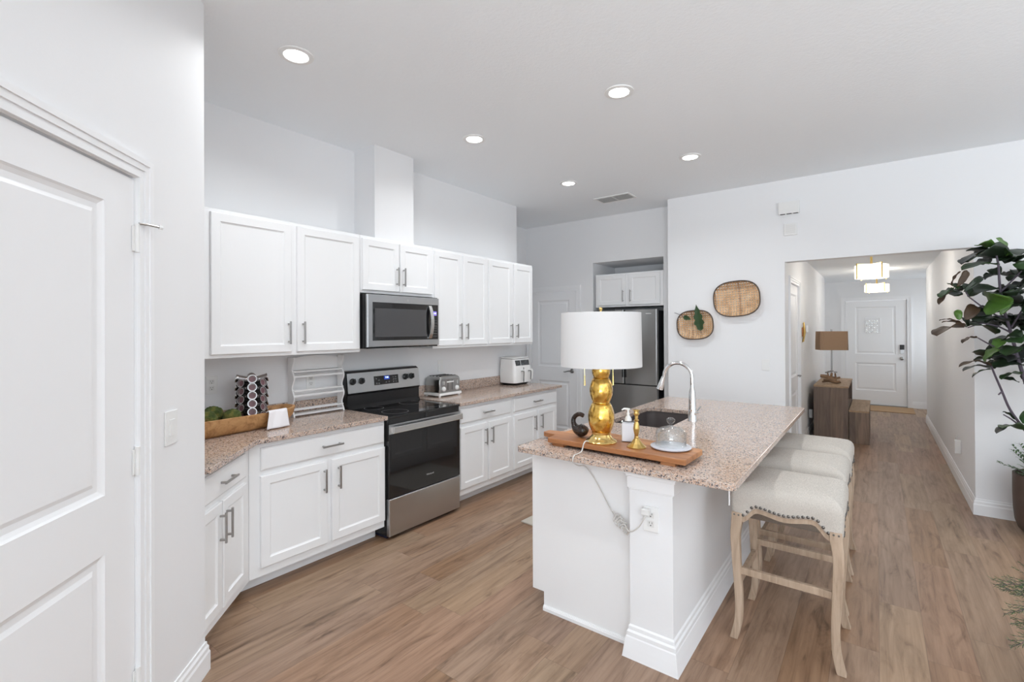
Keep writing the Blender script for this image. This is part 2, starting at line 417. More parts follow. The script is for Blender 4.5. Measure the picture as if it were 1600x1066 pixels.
# opening wall: solid block left of hall, header, right side
b = MB()
b.box(-2.105, FY, 0, -1.94, 6.7, CEIL).box(-1.94, OY, 0, -.745, OY+.12, CEIL).box(-1.94, OY+.12, 0, -1.82, 6.7, CEIL)
b.box(-.745, OY, 2.245, .65, OY+.12, CEIL).box(.65, OY, 0, 4.2, OY+.12, CEIL)
struct(b.obj('wall_opening', 'wall_paint'))
# hall
b = MB(); b.box(-.92, OY+.12, 0, -.80, 6.33, HC).box(-.92, 6.33, 2.10, -.80, 7.10, HC).box(-.92, 7.10, 0, -.80, 11.0, HC)
b.box(-1.1, 10.9, 0, -.92, 11.0, HC).box(-1.1, 11.0, 0, -1.0, 12.2, HC)
struct(b.obj('wall_hall_left', 'wall_paint'))
b = MB(); b.box(.65, OY+.12, 0, .77, 10.5, HC).box(.77, 10.4, 0, 1.3, 10.5, HC)
b.box(1.3, 10.4, 0, 1.4, 11.1, HC).box(1.3, 12.1, 0, 1.4, 12.2, HC).box(1.3, 11.1, 0, 1.4, 12.1, .85).box(1.3, 11.1, 2.15, 1.4, 12.1, HC)
struct(b.obj('wall_hall_right', 'wall_paint'))
b = MB(); b.box(-1.1, 12.2, 0, -.53, 12.34, HC+.04).box(-.53, 12.2, 2.13, .47, 12.34, HC+.04).box(.47, 12.2, 0, 1.4, 12.34, HC+.04)
struct(b.obj('wall_entry', 'wall_paint'))
struct(MB().box(1.33, 11.1, .85, 1.35, 12.1, 2.15).obj('window_3', 'clear_glass'))
# rest of the living space behind and beside the camera
b = MB(); b.box(-.42, -4.0, 0, 0.1, -4.12, CEIL).box(3.7, -4.0, 0, 4.3, -4.12, CEIL).box(.1, -4.0, 2.5, 3.7, -4.12, CEIL)
struct(b.obj('wall_back', 'wall_paint'))
b = MB(); b.box(4.2, -4.1, 0, 4.32, -.5, CEIL).box(4.2, 3.7, 0, 4.32, OY+.12, CEIL).box(4.2, -.5, 2.5, 4.32, 3.7, CEIL)
struct(b.obj('wall_right', 'wall_paint'))
sbox('wall_left_living', 'wall_paint', -.54, -4.1, 0, -.42, -1.14, CEIL)
def sliding(name, x0, x1, z0, z1, n, M):
    b = MB()
    for i in range(n+1):
        x = x0+(x1-x0)*i/n; b.box(x-.03, -.03, z0, x+.03, .03, z1, M)
    b.box(x0, -.03, z0, x1, .03, z0+.06, M).box(x0, -.03, z1-.06, x1, .03, z1, M)
    o = struct(b.obj(name, 'trim_paint'))
    p = MB().box(x0, -.003, z0+.06, x1, .003, z1-.06, M).obj('glass_pane', 'clear_glass', o)
sliding('window_1', .1, 3.7, .02, 2.5, 3, Matrix.Translation((0, -4.06, 0)))
sliding('window_2', -.5, 3.7, .02, 2.5, 4, Matrix.Translation((4.26, 0, 0)) @ Matrix.Rotation(PI/2, 4, 'Z'))

# pantry wall at 45 degrees (local x runs from the camera side to the free end, y into the closet)
def diag_empty(): return Matrix.Translation((E0.x, E0.y, 0)) @ Matrix.Rotation(DG, 4, 'Z')
MD = diag_empty()
def place(o, M=MD): o.matrix_world = M; return o
b = MB(); b.box(-.495, 0, 0, 0, .115, CEIL).box(-1.275, 0, 2.122, -.495, .115, CEIL).box(-2.95, 0, 0, -1.275, .115, CEIL)
b.box(-.115, .115, 0, 0, 1.5, CEIL)
place(struct(b.obj('wall_pantry', 'wall_paint')))

def base_prof(b, x0, x1, y, t=.016, h=.135, M=None, c0=0, c1=0):
    """baseboard along local x standing out towards -y"""
    prof = [(0, 0), (-t, 0), (-t, h*.62), (-t*.75, h*.70), (-t*.75, h*.82), (-t*.4, h*.9), (-t*.35, h), (0, h)]
    if t > .02: prof = [(0, 0), (-t*1.1, 0), (-t*1.05, h*.05), (-t*.82, h*.36), (-t*.60, h*.62), (-t*.50, h*.66), (-t*.48, h*.78), (-t*.26, h*.84), (-t*.22, h*.95), (0, h)]
    n = len(prof)
    A = [Vector((x0+c0*(-p[0]), y+p[0], p[1])) for p in prof]; B = [Vector((x1+c1*(-p[0]), y+p[0], p[1])) for p in prof]
    if M: A = [M @ p for p in A]; B = [M @ p for p in B]
    va = [b.bm.verts.new(p) for p in A]; vb = [b.bm.verts.new(p) for p in B]
    b.f(va[::-1]); b.f(vb)
    for i in range(n): b.f([va[i], va[(i+1) % n], vb[(i+1) % n], vb[i]])
def RZ(deg, x=0, y=0): return Matrix.Translation((x, y, 0)) @ Matrix.Rotation(math.radians(deg), 4, 'Z')
b = MB(); base_prof(b, -.433, 0, 0, c1=1); base_prof(b, 0, .02, 0, M=RZ(90, 0, 0), c0=-1)
place(struct(b.obj('baseboard_pantry', 'trim_paint')))
# run of baseboards: hall left, hall right, stub, opening wall, entry, jambs
b = MB(); base_prof(b, OY+.12, 6.26, 0, M=RZ(90, -.80, 0)); base_prof(b, 7.17, 11.0, 0, M=RZ(90, -.80, 0))
struct(b.obj('baseboard_hall_left', 'trim_paint'))
b = MB(); base_prof(b, -10.5, -OY, 0, M=RZ(-90, .65, 0), c1=1, c0=-1); base_prof(b, .65, 4.2, OY, c0=-1); base_prof(b, .65, 1.3, 0, M=RZ(180, 1.95, 10.5))
struct(b.obj('baseboard_right', 'trim_paint'))
b = MB(); base_prof(b, -1.0, -.60, 12.2); base_prof(b, .54, 1.3, 12.2)
struct(b.obj('baseboard_entry', 'trim_paint'))
b = MB(); base_prof(b, -1.94, -.745, OY, c0=-1, c1=1); base_prof(b, -3.27, -3.08, FY); base_prof(b, 0, .12, 0, M=RZ(90, -.745, OY), c0=-1)
struct(b.obj('baseboard_opening', 'trim_paint'))

def casing(b, x0, x1, zt, y=0, wd=.072):
    """door casing round the opening x0..x1 up to zt, front -y"""
    for (a0, a1, t) in ((0, wd-.0012, .010), (.0006, wd*.18, .014), (wd*.42, wd-.0006, .016), (wd*.72, wd, .021)):
        b.box(x0-a1, y-t, 0, x0-a0, y, zt+a1); b.box(x1+a0, y-t, 0, x1+a1, y, zt+a1)
        b.box(x0-a0, y-t, zt+a0, x1+a0, y, zt+a1)
def jamb(b, x0, x1, zt, y0, y1, stop):
    b.box(x0-.012, y0, 0, x0+.002, y1, zt+.01).box(x1-.002, y0, 0, x1+.012, y1, zt+.01).box(x0, y0, zt-.002, x1, y1, zt+.012)
    b.box(x0, stop, 0, x0+.012, stop+.03, zt).box(x1-.012, stop, 0, x1, stop+.03, zt)
def panel_door(x0, x1, z0, z1, y, panels, side=.13, th=.036):
    """panels = [(zbottom, ztop)...]; front at y"""
    b = MB(); xa, xb = x0+side, x1-side
    b.box(x0, y, z0, xa, y+th, z1).box(xb, y, z0, x1, y+th, z1)
    zs = [z0]+[q for p in panels for q in p]+[z1]
    for i in range(0, len(zs), 2): b.box(xa, y, zs[i], xb, y+th, zs[i+1])
    for (p0, p1) in panels:
        b.rect_loft(xa, xb, p0, p1, [(0, y+th-.002), (0, y+.001), (.006, y+.006), (.018, y+.012), (.036, y+.012), (.05, y+.006)])
    return b
def hinge(parent, x, z, y=0):
    b = MB(); b.cyl((x, y-.008, z-.048), (x, y-.008, z+.048), .0075, n=12).box(x-.016, y-.004, z-.045, x+.018, y+.0005, z+.045)
    b.cyl((x, y-.008, z+.048), (x, y-.008, z+.054), .0085, n=12)
    return b.obj('hinge', 'white_plastic', parent, smooth=True)
# door 1: pantry door (local frame of the pantry wall, s = -x)
d = place(struct(panel_door(-1.270, -.4985, .012, 2.112, .004, [(.16, .838), (1.03, 2.0)], .150).obj('door_1', 'trim_paint')))
for z in (1.90, 1.10, .31): hinge(d, -.497, z, .002)
b = MB(); b.tube([(-.497, -.012, 1.955), (-.47, -.025, 1.957), (-.44, -.048, 1.955)], .0045, 8); b.obj('door_stop', 'nickel', d, smooth=True)
MB().cyl((-.44, -.048, 1.955), (-.432, -.055, 1.954), .008, n=12).obj('bumper', 'white_plastic', d, smooth=True)
b = MB(); b.lathe([(.0, 0), (.03, .0), (.03, .006), (.011, .012), (.011, .035), (.024, .042), (.028, .055), (.02, .066), (0, .068)], n=20, M=Matrix.Translation((-1.20, .004, .93)) @ Matrix.Rotation(PI/2, 4, 'X'))
b.obj('door_handle', 'nickel', d, smooth=True)
b = MB(); casing(b, -1.275, -.495, 2.122); jamb(b, -1.275, -.495, 2.122, 0, .115, .045)
place(struct(b.obj('trim_1', 'trim_paint')))
# door 2: alcove door by the refrigerator
d = struct(panel_door(-4.105, -3.345, .012, 2.105, FY+.01, [(.16, .83), (1.03, 1.985)], .115).obj('door_2', 'trim_paint'))
b = MB(); M = Matrix.Translation((-3.415, FY+.01, .985)) @ Matrix.Rotation(PI/2, 4, 'X')
b.lathe([(0, 0), (.033, 0), (.033, .006), (.026, .011), (.012, .014), (.011, .05), (0, .052)], n=20, M=M)
b.tube([(-3.415, FY-.035, .985), (-3.44, FY-.04, .985), (-3.475, FY-.038, .978), (-3.51, FY-.036, .968), (-3.53, FY-.034, .972)], [.011, .009, .007, .006, .005], 10)
b.obj('door_handle', 'steel_dark', d, smooth=True)
b = MB(); casing(b, -4.112, -3.338, 2.112, FY); jamb(b, -4.112, -3.338, 2.112, FY, FY+.12, FY+.046)
struct(b.obj('trim_2', 'trim_paint'))
# door 3: door in the left hall wall, front faces +x
M3 = RZ(90, -.80, 0)   # local x -> world y, local y -> world -x
d = place(struct(panel_door(6.335, 7.095, .012, 2.094, .006, [(.16, .80), (.98, 1.98)], .115).obj('door_3', 'trim_paint')), M3)
b = MB(); b.lathe([(0, 0), (.03, 0), (.03, .006), (.011, .012), (.010, .05), (0, .052)], n=20, M=Matrix.Translation((7.04, .02, .97)) @ Matrix.Rotation(PI/2, 4, 'X'))
b.tube([(7.04, -.028, .97), (7.0, -.032, .97), (6.93, -.03, .965)], [.011, .008, .006], 8)
b.obj('door_handle', 'steel_dark', d, smooth=True)
b = MB(); casing(b, 6.33, 7.10, 2.10); jamb(b, 6.33, 7.10, 2.10, 0, .12, .058)
place(struct(b.obj('trim_3', 'trim_paint')), M3)
# door 4: front door with small patterned glass
d = struct(panel_door(-.525, .462, .02, 2.122, 12.215, [(.30, .86), (1.04, 2.0)], .165, .045).obj('door_4', 'trim_paint'))
b = MB(); b.rect_loft(-.20, .06, 1.46, 1.78, [(0, 12.222), (0, 12.212), (.012, 12.209), (.02, 12.212)]); b.obj('glass_frame', 'trim_paint', d)
b = MB()
for i in range(5):
    for j in range(6):
        x = -.175+i*.043; z = 1.485+j*.046
        a = (i*7+j*3) % 5*.35
        c, s_ = math.cos(a)*.016, math.sin(a)*.016
        b.loft([[(x-c, 12.2125, z-s_), (x+s_, 12.2125, z-c), (x+c, 12.2125, z+s_), (x-s_, 12.2125, z+c)], [(x-c*.3, 12.207, z-s_*.3), (x+s_*.3, 12.207, z-c*.3), (x+c*.3, 12.207, z+s_*.3), (x-s_*.3, 12.207, z+c*.3)]])
b.obj('patterned_glass', 'steel_light', d)
MB().box(.355, 12.19, 1.14, .425, 12.215, 1.235, bev=.004).obj('keypad_lock', 'black_plastic', d)
MB().box(.36, 12.195, 1.06, .42, 12.215, 1.138, bev=.004).obj('lock_body', 'steel', d)
b = MB(); b.lathe([(0, 0), (.034, 0), (.034, .008), (.014, .014), (.014, .04), (.03, .05), (.032, .062), (.02, .072), (0, .073)], n=20, M=Matrix.Translation((.385, 12.215, .965)) @ Matrix.Rotation(PI/2, 4, 'X'))
b.obj('door_handle', 'steel_dark', d, smooth=True)
b = MB(); casing(b, -.53, .47, 2.13, 12.2); jamb(b, -.53, .47, 2.13, 12.2, 12.34, 12.262); struct(b.obj('trim_4', 'trim_paint'))
MB_ = MB().box(-.53, 12.17, 0, .47, 12.34, .018); struct(MB_.obj('trim_5', 'steel_dark'))

# ------------------------------------------------------------------ cabinets
def shaker(x0, x1, z0, z1, y=-.02, fw=.052):
    b = MB(); b.rect_loft(x0, x1, z0, z1, [(0, 0), (0, y+.004), (.004, y), (fw, y), (fw+.003, y+.004), (fw+.011, y+.008)])
    return b
def slab_front(x0, x1, z0, z1, y=-.02):
    b = MB(); b.rect_loft(x0, x1, z0, z1, [(0, 0), (0, y+.007), (.004, y+.004), (.010, y)])
    return b
def pull(parent, x, z, vert=True, y=-.02, ln=.13):
    b = MB(); t = .0055; h = ln/2
    if vert:
        b.box(x-t, y-.034, z-h-.012, x+t, y-.024, z+h+.012).box(x-t, y-.026, z-h, x+t, y+.001, z-h+.01).box(x-t, y-.026, z+h-.01, x+t, y+.001, z+h)
    else:
        b.box(x-h-.012, y-.034, z-t, x+h+.012, y-.024, z+t).box(x-h, y-.026, z-t, x-h+.01, y+.001, z+t).box(x+h-.01, y-.026, z-t, x+h, y+.001, z+t)
    return b.obj('handle', 'nickel', parent, bevel=.0015)
def wall_cabinet(label, loc, rz, x0, x1, z0, z1, depth, doors, hz=None, group=None, cw=.012):
    t = thing('wall_cabinet', label, 'cabinet', loc, rz, group)
    MB().box(x0, 0, z0, x1, depth, z1).obj('body', 'cabinet_paint', t, bevel=.0015)
    for (a, b_, p, q, hx) in doors:
        d = shaker(a, b_, p, q).obj('door', 'cabinet_paint', t)
        pull(d, hx, hz if hz else p+.13, True)
    return t
UW = ((-3.20, 0, 0), PI/2)      # local x = world y, front faces +x
DU = .317
wall_cabinet('white two-door wall cabinet nearest the pantry, with the two widest doors', *UW, 1.165, 2.262, 1.40, 2.312, DU, [(1.206, 1.708, 1.422, 2.288, 1.683), (1.746, 2.246, 1.422, 2.288, 1.785)], 1.553)
wall_cabinet('short white two-door wall cabinet directly above the microwave', *UW, 2.264, 3.026, 1.862, 2.312, DU, [(2.277, 2.636, 1.885, 2.288, 2.607), (2.648, 3.013, 1.885, 2.288, 2.677)], 2.01)
wall_cabinet('tall white wall cabinet immediately right of the microwave', *UW, 3.028, 3.790, 1.40, 2.312, DU, [(3.043, 3.396, 1.422, 2.288, 3.362), (3.424, 3.777, 1.422, 2.288, 3.455)], 1.553)
wall_cabinet('tall white wall cabinet above the air fryer, at the far end of the row', *UW, 3.792, 4.605, 1.40, 2.312, DU, [(3.808, 4.198, 1.422, 2.288, 4.165), (4.236, 4.588, 1.422, 2.288, 4.27)], 1.553)
wall_cabinet('white two-door cabinet in the niche above the refrigerator', (0, FY+.012, 0), 0, -3.045, -2.112, 1.862, 2.302, .45, [(-3.02, -2.605, 1.885, 2.285, -2.635), (-2.565, -2.15, 1.885, 2.285, -2.535)], 2.0)

CT = .93
def base_cabinet(label, M, x0, x1, drawers, doors, depth, pts=None, kick=(.11, .10)):
    t = thing('base_cabinet', label, 'cabinet'); t.matrix_world = M
    b = MB()
    if pts: b.prism(pts, kick[1], CT-.03)
    else: b.box(x0, 0, kick[1], x1, depth, CT-.03)
    b.obj('body', 'cabinet_paint', t)
    MB().box(x0, kick[0], 0, x1, kick[0]+.05, kick[1]).obj('toe_kick', 'cabinet_paint', t)
    for (a, b_, p, q, hx) in drawers:
        d = slab_front(a, b_, p, q).obj('drawer', 'cabinet_paint', t); pull(d, hx, (p+q)/2, False)
    for (a, b_, p, q, hx) in doors:
        d = shaker(a, b_, p, q).obj('door', 'cabinet_paint', t); pull(d, hx, q-.125, True)
    return t
MB1 = Matrix.Translation((-2.94, 0, 0)) @ Matrix.Rotation(PI/2, 4, 'Z')
base_cabinet('white base cabinet left of the stove, one wide drawer above two doors', MB1, 1.314, 2.285, [(1.379, 2.276, .732, .868, 1.837)], [(1.375, 1.810, .152, .700, 1.784), (1.842, 2.280, .152, .700, 1.890)], .575)
base_cabinet('white base cabinet immediately right of the stove with one drawer and two doors', MB1, 3.062, 3.858, [(3.096, 3.826, .736, .868, 3.46)], [(3.096, 3.456, .155, .700, 3.425), (3.488, 3.840, .155, .700, 3.515)], .575)
base_cabinet('white base cabinet at the far end of the stove wall, under the air fryer', MB1, 3.86, 4.715, [(3.884, 4.690, .736, .868, 4.285)], [(3.884, 4.275, .155, .700, 4.235), (4.318, 4.678, .155, .700, 4.36)], .575)
# angled cabinet: local x from the pantry wall (0) to the corner (.59); front plane 32 mm behind the pantry wall face
MBD = Matrix.Translation((E0.x, E0.y, 0)) @ Matrix.Rotation(DG, 4, 'Z') @ Matrix.Translation((0, .045, 0))
base_cabinet('white angled corner base cabinet with one drawer beside the pantry wall', MBD, .004, .612, [(.006, .541, .732, .868, .281)], [(.006, .236, .152, .700, .209), (.250, .541, .152, .700, .281)], .5,
             [(.004, 0), (.6125, 0), (1.017, .404), (.004, 1.40)], (.085, .10))

def slab(poly, z0, z1, parent, name='slab'):
    return MB().prism(poly, z0, z1).obj(name, 'granite', parent, bevel=.004)
t = thing('countertop', 'speckled pink granite countertop with a corner bend left of the stove', 'countertop', (-2.9, 1.3, CT))
sl = slab([(-2.89, 2.284), (-3.518, 2.284), (-3.518, -.10), (-2.482, .928), (-2.474, .934), (-2.877, 1.326), (-2.89, 1.345)], CT-.03, CT, t, 'slab')
bs = MB().box(-3.518, -.06, CT, -3.498, 2.284, CT+.102).obj('backsplash', 'granite', t, bevel=.002)
for o in (sl, bs): o.matrix_parent_inverse = Matrix.Translation((2.9, -1.3, -CT))
t = thing('countertop', 'speckled pink granite countertop right of the stove under toaster and air fryer', 'countertop', (-2.9, 3.9, CT))
sl = slab([(-2.89, 3.063), (-2.89, 4.755), (-3.518, 4.755), (-3.518, 3.063)], CT-.03, CT, t, 'slab')
bs = MB().box(-3.518, 3.063, CT, -3.498, 4.74, CT+.102).obj('backsplash', 'granite', t, bevel=.002)
for o in (sl, bs): o.matrix_parent_inverse = Matrix.Translation((2.9, -3.9, -CT))

# ------------------------------------------------------------------ stove
t = thing('stove', 'stainless and black electric stove with glass oven door', 'stove', (-2.925, 2.674, 0), PI/2)
X0, X1 = -.383, .383
MB().box(X0, .0, .03, X1, .585, .905).obj('body', 'black_enamel', t)
b = MB(); b.box(X0, -.03, .905, X1, .58, .922, bev=.004); b.box(X0+.004, -.022, .862, X1-.004, 0, .905)
b.obj('cooktop', 'black_glass', t)
for (x, y, r) in ((-.19, .13, .105), (.2, .13, .085), (-.19, .40, .08), (.2, .40, .10)):
    b = MB(); n = 40
    A = [[(x+rr*math.cos(2*PI*k/n), y+rr*math.sin(2*PI*k/n), z) for k in range(n)] for rr, z in ((r, .922), (r, .9224), (r-.003, .9224), (r-.003, .922))]
    b.loft(A, cap=False); b.obj('burner_ring', 'button_grey', t)
od = MB().rect_loft(X0+.004, X1-.004, .31, .862, [(0, 0), (0, -.03), (.003, -.034)]).obj('oven_door', 'black_glass', t)
MB().box(X0+.004, -.036, .79, X1-.004, -.028, .862).obj('door_top_band', 'steel', od)
b = MB(); b.box(X0+.012, -.078, .800, X1-.012, -.062, .850, bev=.005); b.box(X0+.012, -.07, .805, X0+.05, -.034, .845).box(X1-.05, -.07, .805, X1-.012, -.034, .845)
b.obj('handle', 'steel_light', od)
text_obj('logo', 'Whirlpool', .019, 'logo_silver', TXT(.03, -.0345, .405), od)
MB().rect_loft(X0+.004, X1-.004, .028, .304, [(0, 0), (0, -.03), (.004, -.034)]).obj('storage_drawer', 'steel', t)
MB().box(X0+.02, .02, 0, X1-.02, .5, .03).obj('base', 'navy_plastic', t)
# back panel: black riser then sloped steel control panel
b = MB(); b.prism([(.47, .922), (.585, .922), (.585, 1.232), (.53, 1.232), (.50, 1.215), (.478, 1.05), (.49, 1.035), (.49, .95)], X0+.002, X1-.002, axis='x')
b.obj('back_guard', 'black_enamel', t)
Mp = Matrix.Translation((0, .4915, 1.134)) @ Matrix.Rotation(-math.atan2(.022, .165), 4, 'X')
cp = MB().box(X0+.002, -.006, -.082, X1-.002, .004, .082, Mp, bev=.002).obj('control_panel', 'steel', t)
MB().box(-.125, -.008, -.036, .135, -.005, .040, Mp).obj('display', 'black_glass', cp)
MB().box(-.02, -.0090, .004, .038, -.007, .036, Mp).obj('clock', 'blue_glow', cp)
text_obj('clock_digits', '7:48', .02, 'digit_glow', Mp @ TXT(.009, -.0093, .022), cp)
b = MB()
for (x, z) in ((-.10, .018), (-.075, .002), (-.10, -.022), (-.075, -.022), (.0, -.018), (.03, -.018), (.08, .02), (.105, .02), (.08, 0), (.105, 0), (.08, -.02), (.105, -.02)):
    MB().box(x-.007, -.0088, z-.005, x+.007, -.007, z+.005, Mp).obj('button', 'button_grey', cp)
for x in (-.335, -.25, .215, .285):
    b = MB(); b.lathe([(0, 0), (.027, 0), (.027, .006), (.021, .01), (.020, .024), (0, .026)], n=20, M=Mp @ Matrix.Translation((x, -.006, .012)) @ Matrix.Rotation(PI/2, 4, 'X'))
    b.box(x-.006, -.044, -.006, x+.006, -.026, .034, Mp); b.obj('knob', 'black_plastic', cp, smooth=True)

# ------------------------------------------------------------------ microwave
t = thing('microwave', 'stainless over-the-range microwave under the short wall cabinet', 'microwave', (-3.14, 2.652, 1.436), PI/2)
X0, X1, H = -.378, .378, .412
MB().box(X0, .0, -.012, X1, .372, H+.006).obj('body', 'black_enamel', t)
MB().rect_loft(X0, X1, 0, H, [(0, 0), (0, -.018), (.004, -.022)]).obj('front', 'steel', t)
MB().rect_loft(X0+.045, X1-.014, .05, .352, [(0, -.022), (0, -.0235), (.002, -.0245)]).obj('door_glass', 'black_glass', t)
MB().rect_loft(X0+.065, X1-.155, .078, .305, [(0, -.0245), (0, -.0255), (.012, -.0252)]).obj('window', 'grey_glass', t)
b = MB(); pts = []
for k in range(13):
    u = k/12; pts.append((.262, -.028-.034*math.sin(PI*u)**.8, .058+.285*u))
b.loft([[(p[0]-.017, p[1]-.004, p[2]), (p[0]+.017, p[1]-.004, p[2]), (p[0]+.017, p[1]+.006, p[2]), (p[0]-.017, p[1]+.006, p[2])] for p in pts])
b.obj('handle', 'steel_light', t, smooth=True)
MB().box(.305, -.0255, .258, .345, -.0243, .295).obj('display', 'violet_glow', t)
text_obj('display_digits', '7:48', .016, 'digit_glow', TXT(.325, -.0258, .277), t)
b = MB()
for i in range(3):
    for j in range(7): b.box(.302+i*.017, -.0252, .075+j*.023, .312+i*.017, -.0243, .080+j*.023)
b.obj('keypad', 'button_grey', t)
MB().lathe([(0, 0), (.009, 0), (.009, .0012), (0, .0014)], n=20, M=Matrix.Translation((.02, -.022, .378)) @ Matrix.Rotation(PI/2, 4, 'X')).obj('badge', 'logo_silver', t)

# ------------------------------------------------------------------ refrigerator
t = thing('refrigerator', 'stainless french-door refrigerator standing in the wall niche', 'refrigerator', (-2.585, 5.80, 0))
MB().box(-.43, .03, .02, .43, .72, 1.80).obj('body', 'black_enamel', t, bevel=.004)
def fdoor(x0, x1, z0, z1, nm, r=.02):
    n = 6; poly = []
    for k in range(n+1):
        a = PI/2*k/n; poly.append((x0+r-r*math.cos(a), -.02+r-r*math.sin(a)))
    for k in range(n+1):
        a = PI/2*k/n; poly.append((x1-r+r*math.sin(a), -.02+r-r*math.cos(a)))
    poly += [(x1, .03), (x0, .03)]
    return MB().prism(poly, z0, z1).obj(nm, 'fridge_steel', t, smooth=True)
dl = fdoor(-.435, -.004, .872, 1.815, 'door'); dr = fdoor(.004, .435, .872, 1.815, 'door')
MB().box(-.030, -.0215, .95, -.012, -.019, 1.60, bev=.0005).obj('recessed_handle', 'black_plastic', dl)
MB().box(.012, -.0215, .95, .030, -.019, 1.60, bev=.0005).obj('recessed_handle', 'black_plastic', dr)
fdoor(-.435, .435, .46, .858, 'drawer'); fdoor(-.435, .435, .06, .448, 'drawer')
MB().box(.29, -.0212, 1.755, .36, -.0198, 1.765).obj('badge', 'logo_silver', dr)
MB().box(-.40, .05, 0, .40, .65, .02).obj('feet', 'black_plastic', t)

# ------------------------------------------------------------------ island
t = thing('kitchen_island', 'white kitchen island with panelled end and seating side', 'kitchen island', (-1.15, 3.3, 0))
def isl(o): o.matrix_parent_inverse = Matrix.Translation((1.15, -3.3, 0)); return o
YE = 4.42
isl(MB().box(-1.548, 2.275, .10, -.965, YE, .60).box(-1.548, 2.275, .60, -.965, 3.0, .90).box(-1.548, 3.86, .60, -.965, YE, .90).box(-1.548, 3.0, .60, -1.52, 3.86, .90).box(-1.06, 3.0, .60, -.965, 3.86, .90).obj('body', 'cabinet_paint', t))
isl(MB().prism([(-1.57, .10), (-1.495, .10), (-1.495, 0), (-.96, 0), (-.96, .898), (-1.57, .898)], 2.255, 2.275, axis='y').obj('end_panel', 'cabinet_paint', t))
isl(MB().box(-1.49, 2.275, 0, -1.47, YE, .10).obj('toe_kick', 'cabinet_paint', t))
b = MB(); base_prof(b, -1.495, -.985, 2.255, .012, .028); isl(b.obj('shoe_trim', 'trim_paint', t))
isl(MB().box(-.955, 2.19, 0, -.747, YE, .90).obj('half_wall', 'wall_paint', t))
b = MB(); base_prof(b, -.955, -.747, 2.19, .028, .150, c0=-1, c1=1)
base_prof(b, 2.19, YE, 0, .028, .150, M=RZ(90, -.747, 0), c0=-1); base_prof(b, -2.255, -2.19, 0, .028, .150, M=RZ(-90, -.955, 0), c1=1)
isl(b.obj('baseboard', 'trim_paint', t))
b = MB()
for (e, z0, z1) in ((.004, .798, .806), (.010, .806, .862), (.016, .862, .876), (.024, .876, .899)):
    b.box(-.955-e, 2.19-e, z0, -.747+e, 2.40, z1)
isl(b.obj('cap_moulding', 'trim_paint', t, bevel=.003))
# aisle side doors
for i in range(4):
    y0 = 2.31+i*.53
    Mi = Matrix.Translation((-1.548, 0, 0)) @ Matrix.Rotation(-PI/2, 4, 'Z')
    bb = shaker(-(y0+.50), -y0, .155, .70); bmesh.ops.transform(bb.bm, matrix=Mi, verts=bb.bm.verts[:]); dd = isl(bb.obj('door', 'cabinet_paint', t))
    bb = slab_front(-(y0+.50), -y0, .735, .868); bmesh.ops.transform(bb.bm, matrix=Mi, verts=bb.bm.verts[:]); isl(bb.obj('drawer', 'cabinet_paint', t))
isl(MB().box(-.4985, 2.150, .828, -.4955, 2.160, .90).box(-.74, 2.150, .896, -.4955, 2.160, .90).obj('support_bracket', 'trim_paint', t))

# island countertop with the sink hole
t = thing('countertop', 'speckled pink granite island countertop with an undermount sink', 'countertop', (-1.0, 3.3, CT))
def rrect(cx, cy, hx, hy, r, n=10):
    out = []
    for q, (sx, sy) in enumerate(((1, 1), (-1, 1), (-1, -1), (1, -1))):
        for k in range(n):
            a = PI/2*(q+k/(n-1)); out.append((cx+sx*(hx-r)+r*math.cos(a), cy+sy*(hy-r)+r*math.sin(a)))
    return out
SC = (-1.285, 3.43)
outer = rrect(-1.0225, 3.31, .5575, 1.20, .03); inner = rrect(*SC, .205, .385, .07)
b = MB(); b.loft([[(x, y, z) for x, y in rg] for rg, z in ((inner, CT-.03), (outer, CT-.03), (outer, CT), (inner, CT), (inner, CT-.03))], cap=False)
bmesh.ops.remove_doubles(b.bm, verts=b.bm.verts[:], dist=1e-5)
o = b.obj('slab', 'granite', t, bevel=.003); o.matrix_parent_inverse = Matrix.Translation((1.0, -3.3, -CT))
i2 = rrect(*SC, .212, .392, .07); i3 = rrect(*SC, .20, .38, .08); i4 = rrect(*SC, .222, .402, .07)
b = MB(); b.loft([[(x, y, z) for x, y in rg] for rg, z in ((i4, CT-.0305), (i2, CT-.0305), (i3, .70), (rrect(*SC, .17, .35, .06), .685))], cap=False)
vs = b.bm.verts[-40:] if False else None
b.bm.verts.ensure_lookup_table(); b.f(list(b.bm.verts)[-40:])
b.loft([[(x, y, z) for x, y in rg] for rg, z in ((i4, CT-.0305), (i4, .67))], cap=False); b.bm.verts.ensure_lookup_table(); b.f(list(b.bm.verts)[-40:])
o = b.obj('sink_basin', 'sink_composite', t, smooth=True); o.matrix_parent_inverse = Matrix.Translation((1.0, -3.3, -CT))
o['label'] = 'dark brown composite sink basin'

# faucet
t = thing('faucet', 'chrome gooseneck pull-down faucet behind the island sink', 'faucet', (-1.02, 3.40, CT))
b = MB(); b.lathe([(0, 0), (.031, 0), (.031, .004), (.0285, .01), (.0275, .075), (.026, .09), (.0245, .12), (.021, .20), (.0145, .225), (.0135, .25), (0, .25)], n=24); b.obj('body', 'chrome', t, smooth=True)
pts = [(0, 0, .23), (0, 0, .30)]
for k in range(17):
    a = PI*k/16*1.02; pts.append((-.098+.098*math.cos(a), 0, .30+.098*math.sin(a)))
sp_ = Vector((-.196, 0, .30)); pts.append((-.204, 0, .28))
b = MB(); b.tube(pts, .0125, 14); b.obj('spout', 'chrome', t, smooth=True)
b = MB(); b.tube([(-.2, 0, .295), (-.206, 0, .278), (-.222, 0, .225), (-.229, 0, .205)], [.0138, .0150, .0215, .0225], 18); b.obj('spray_head', 'chrome', t, smooth=True)
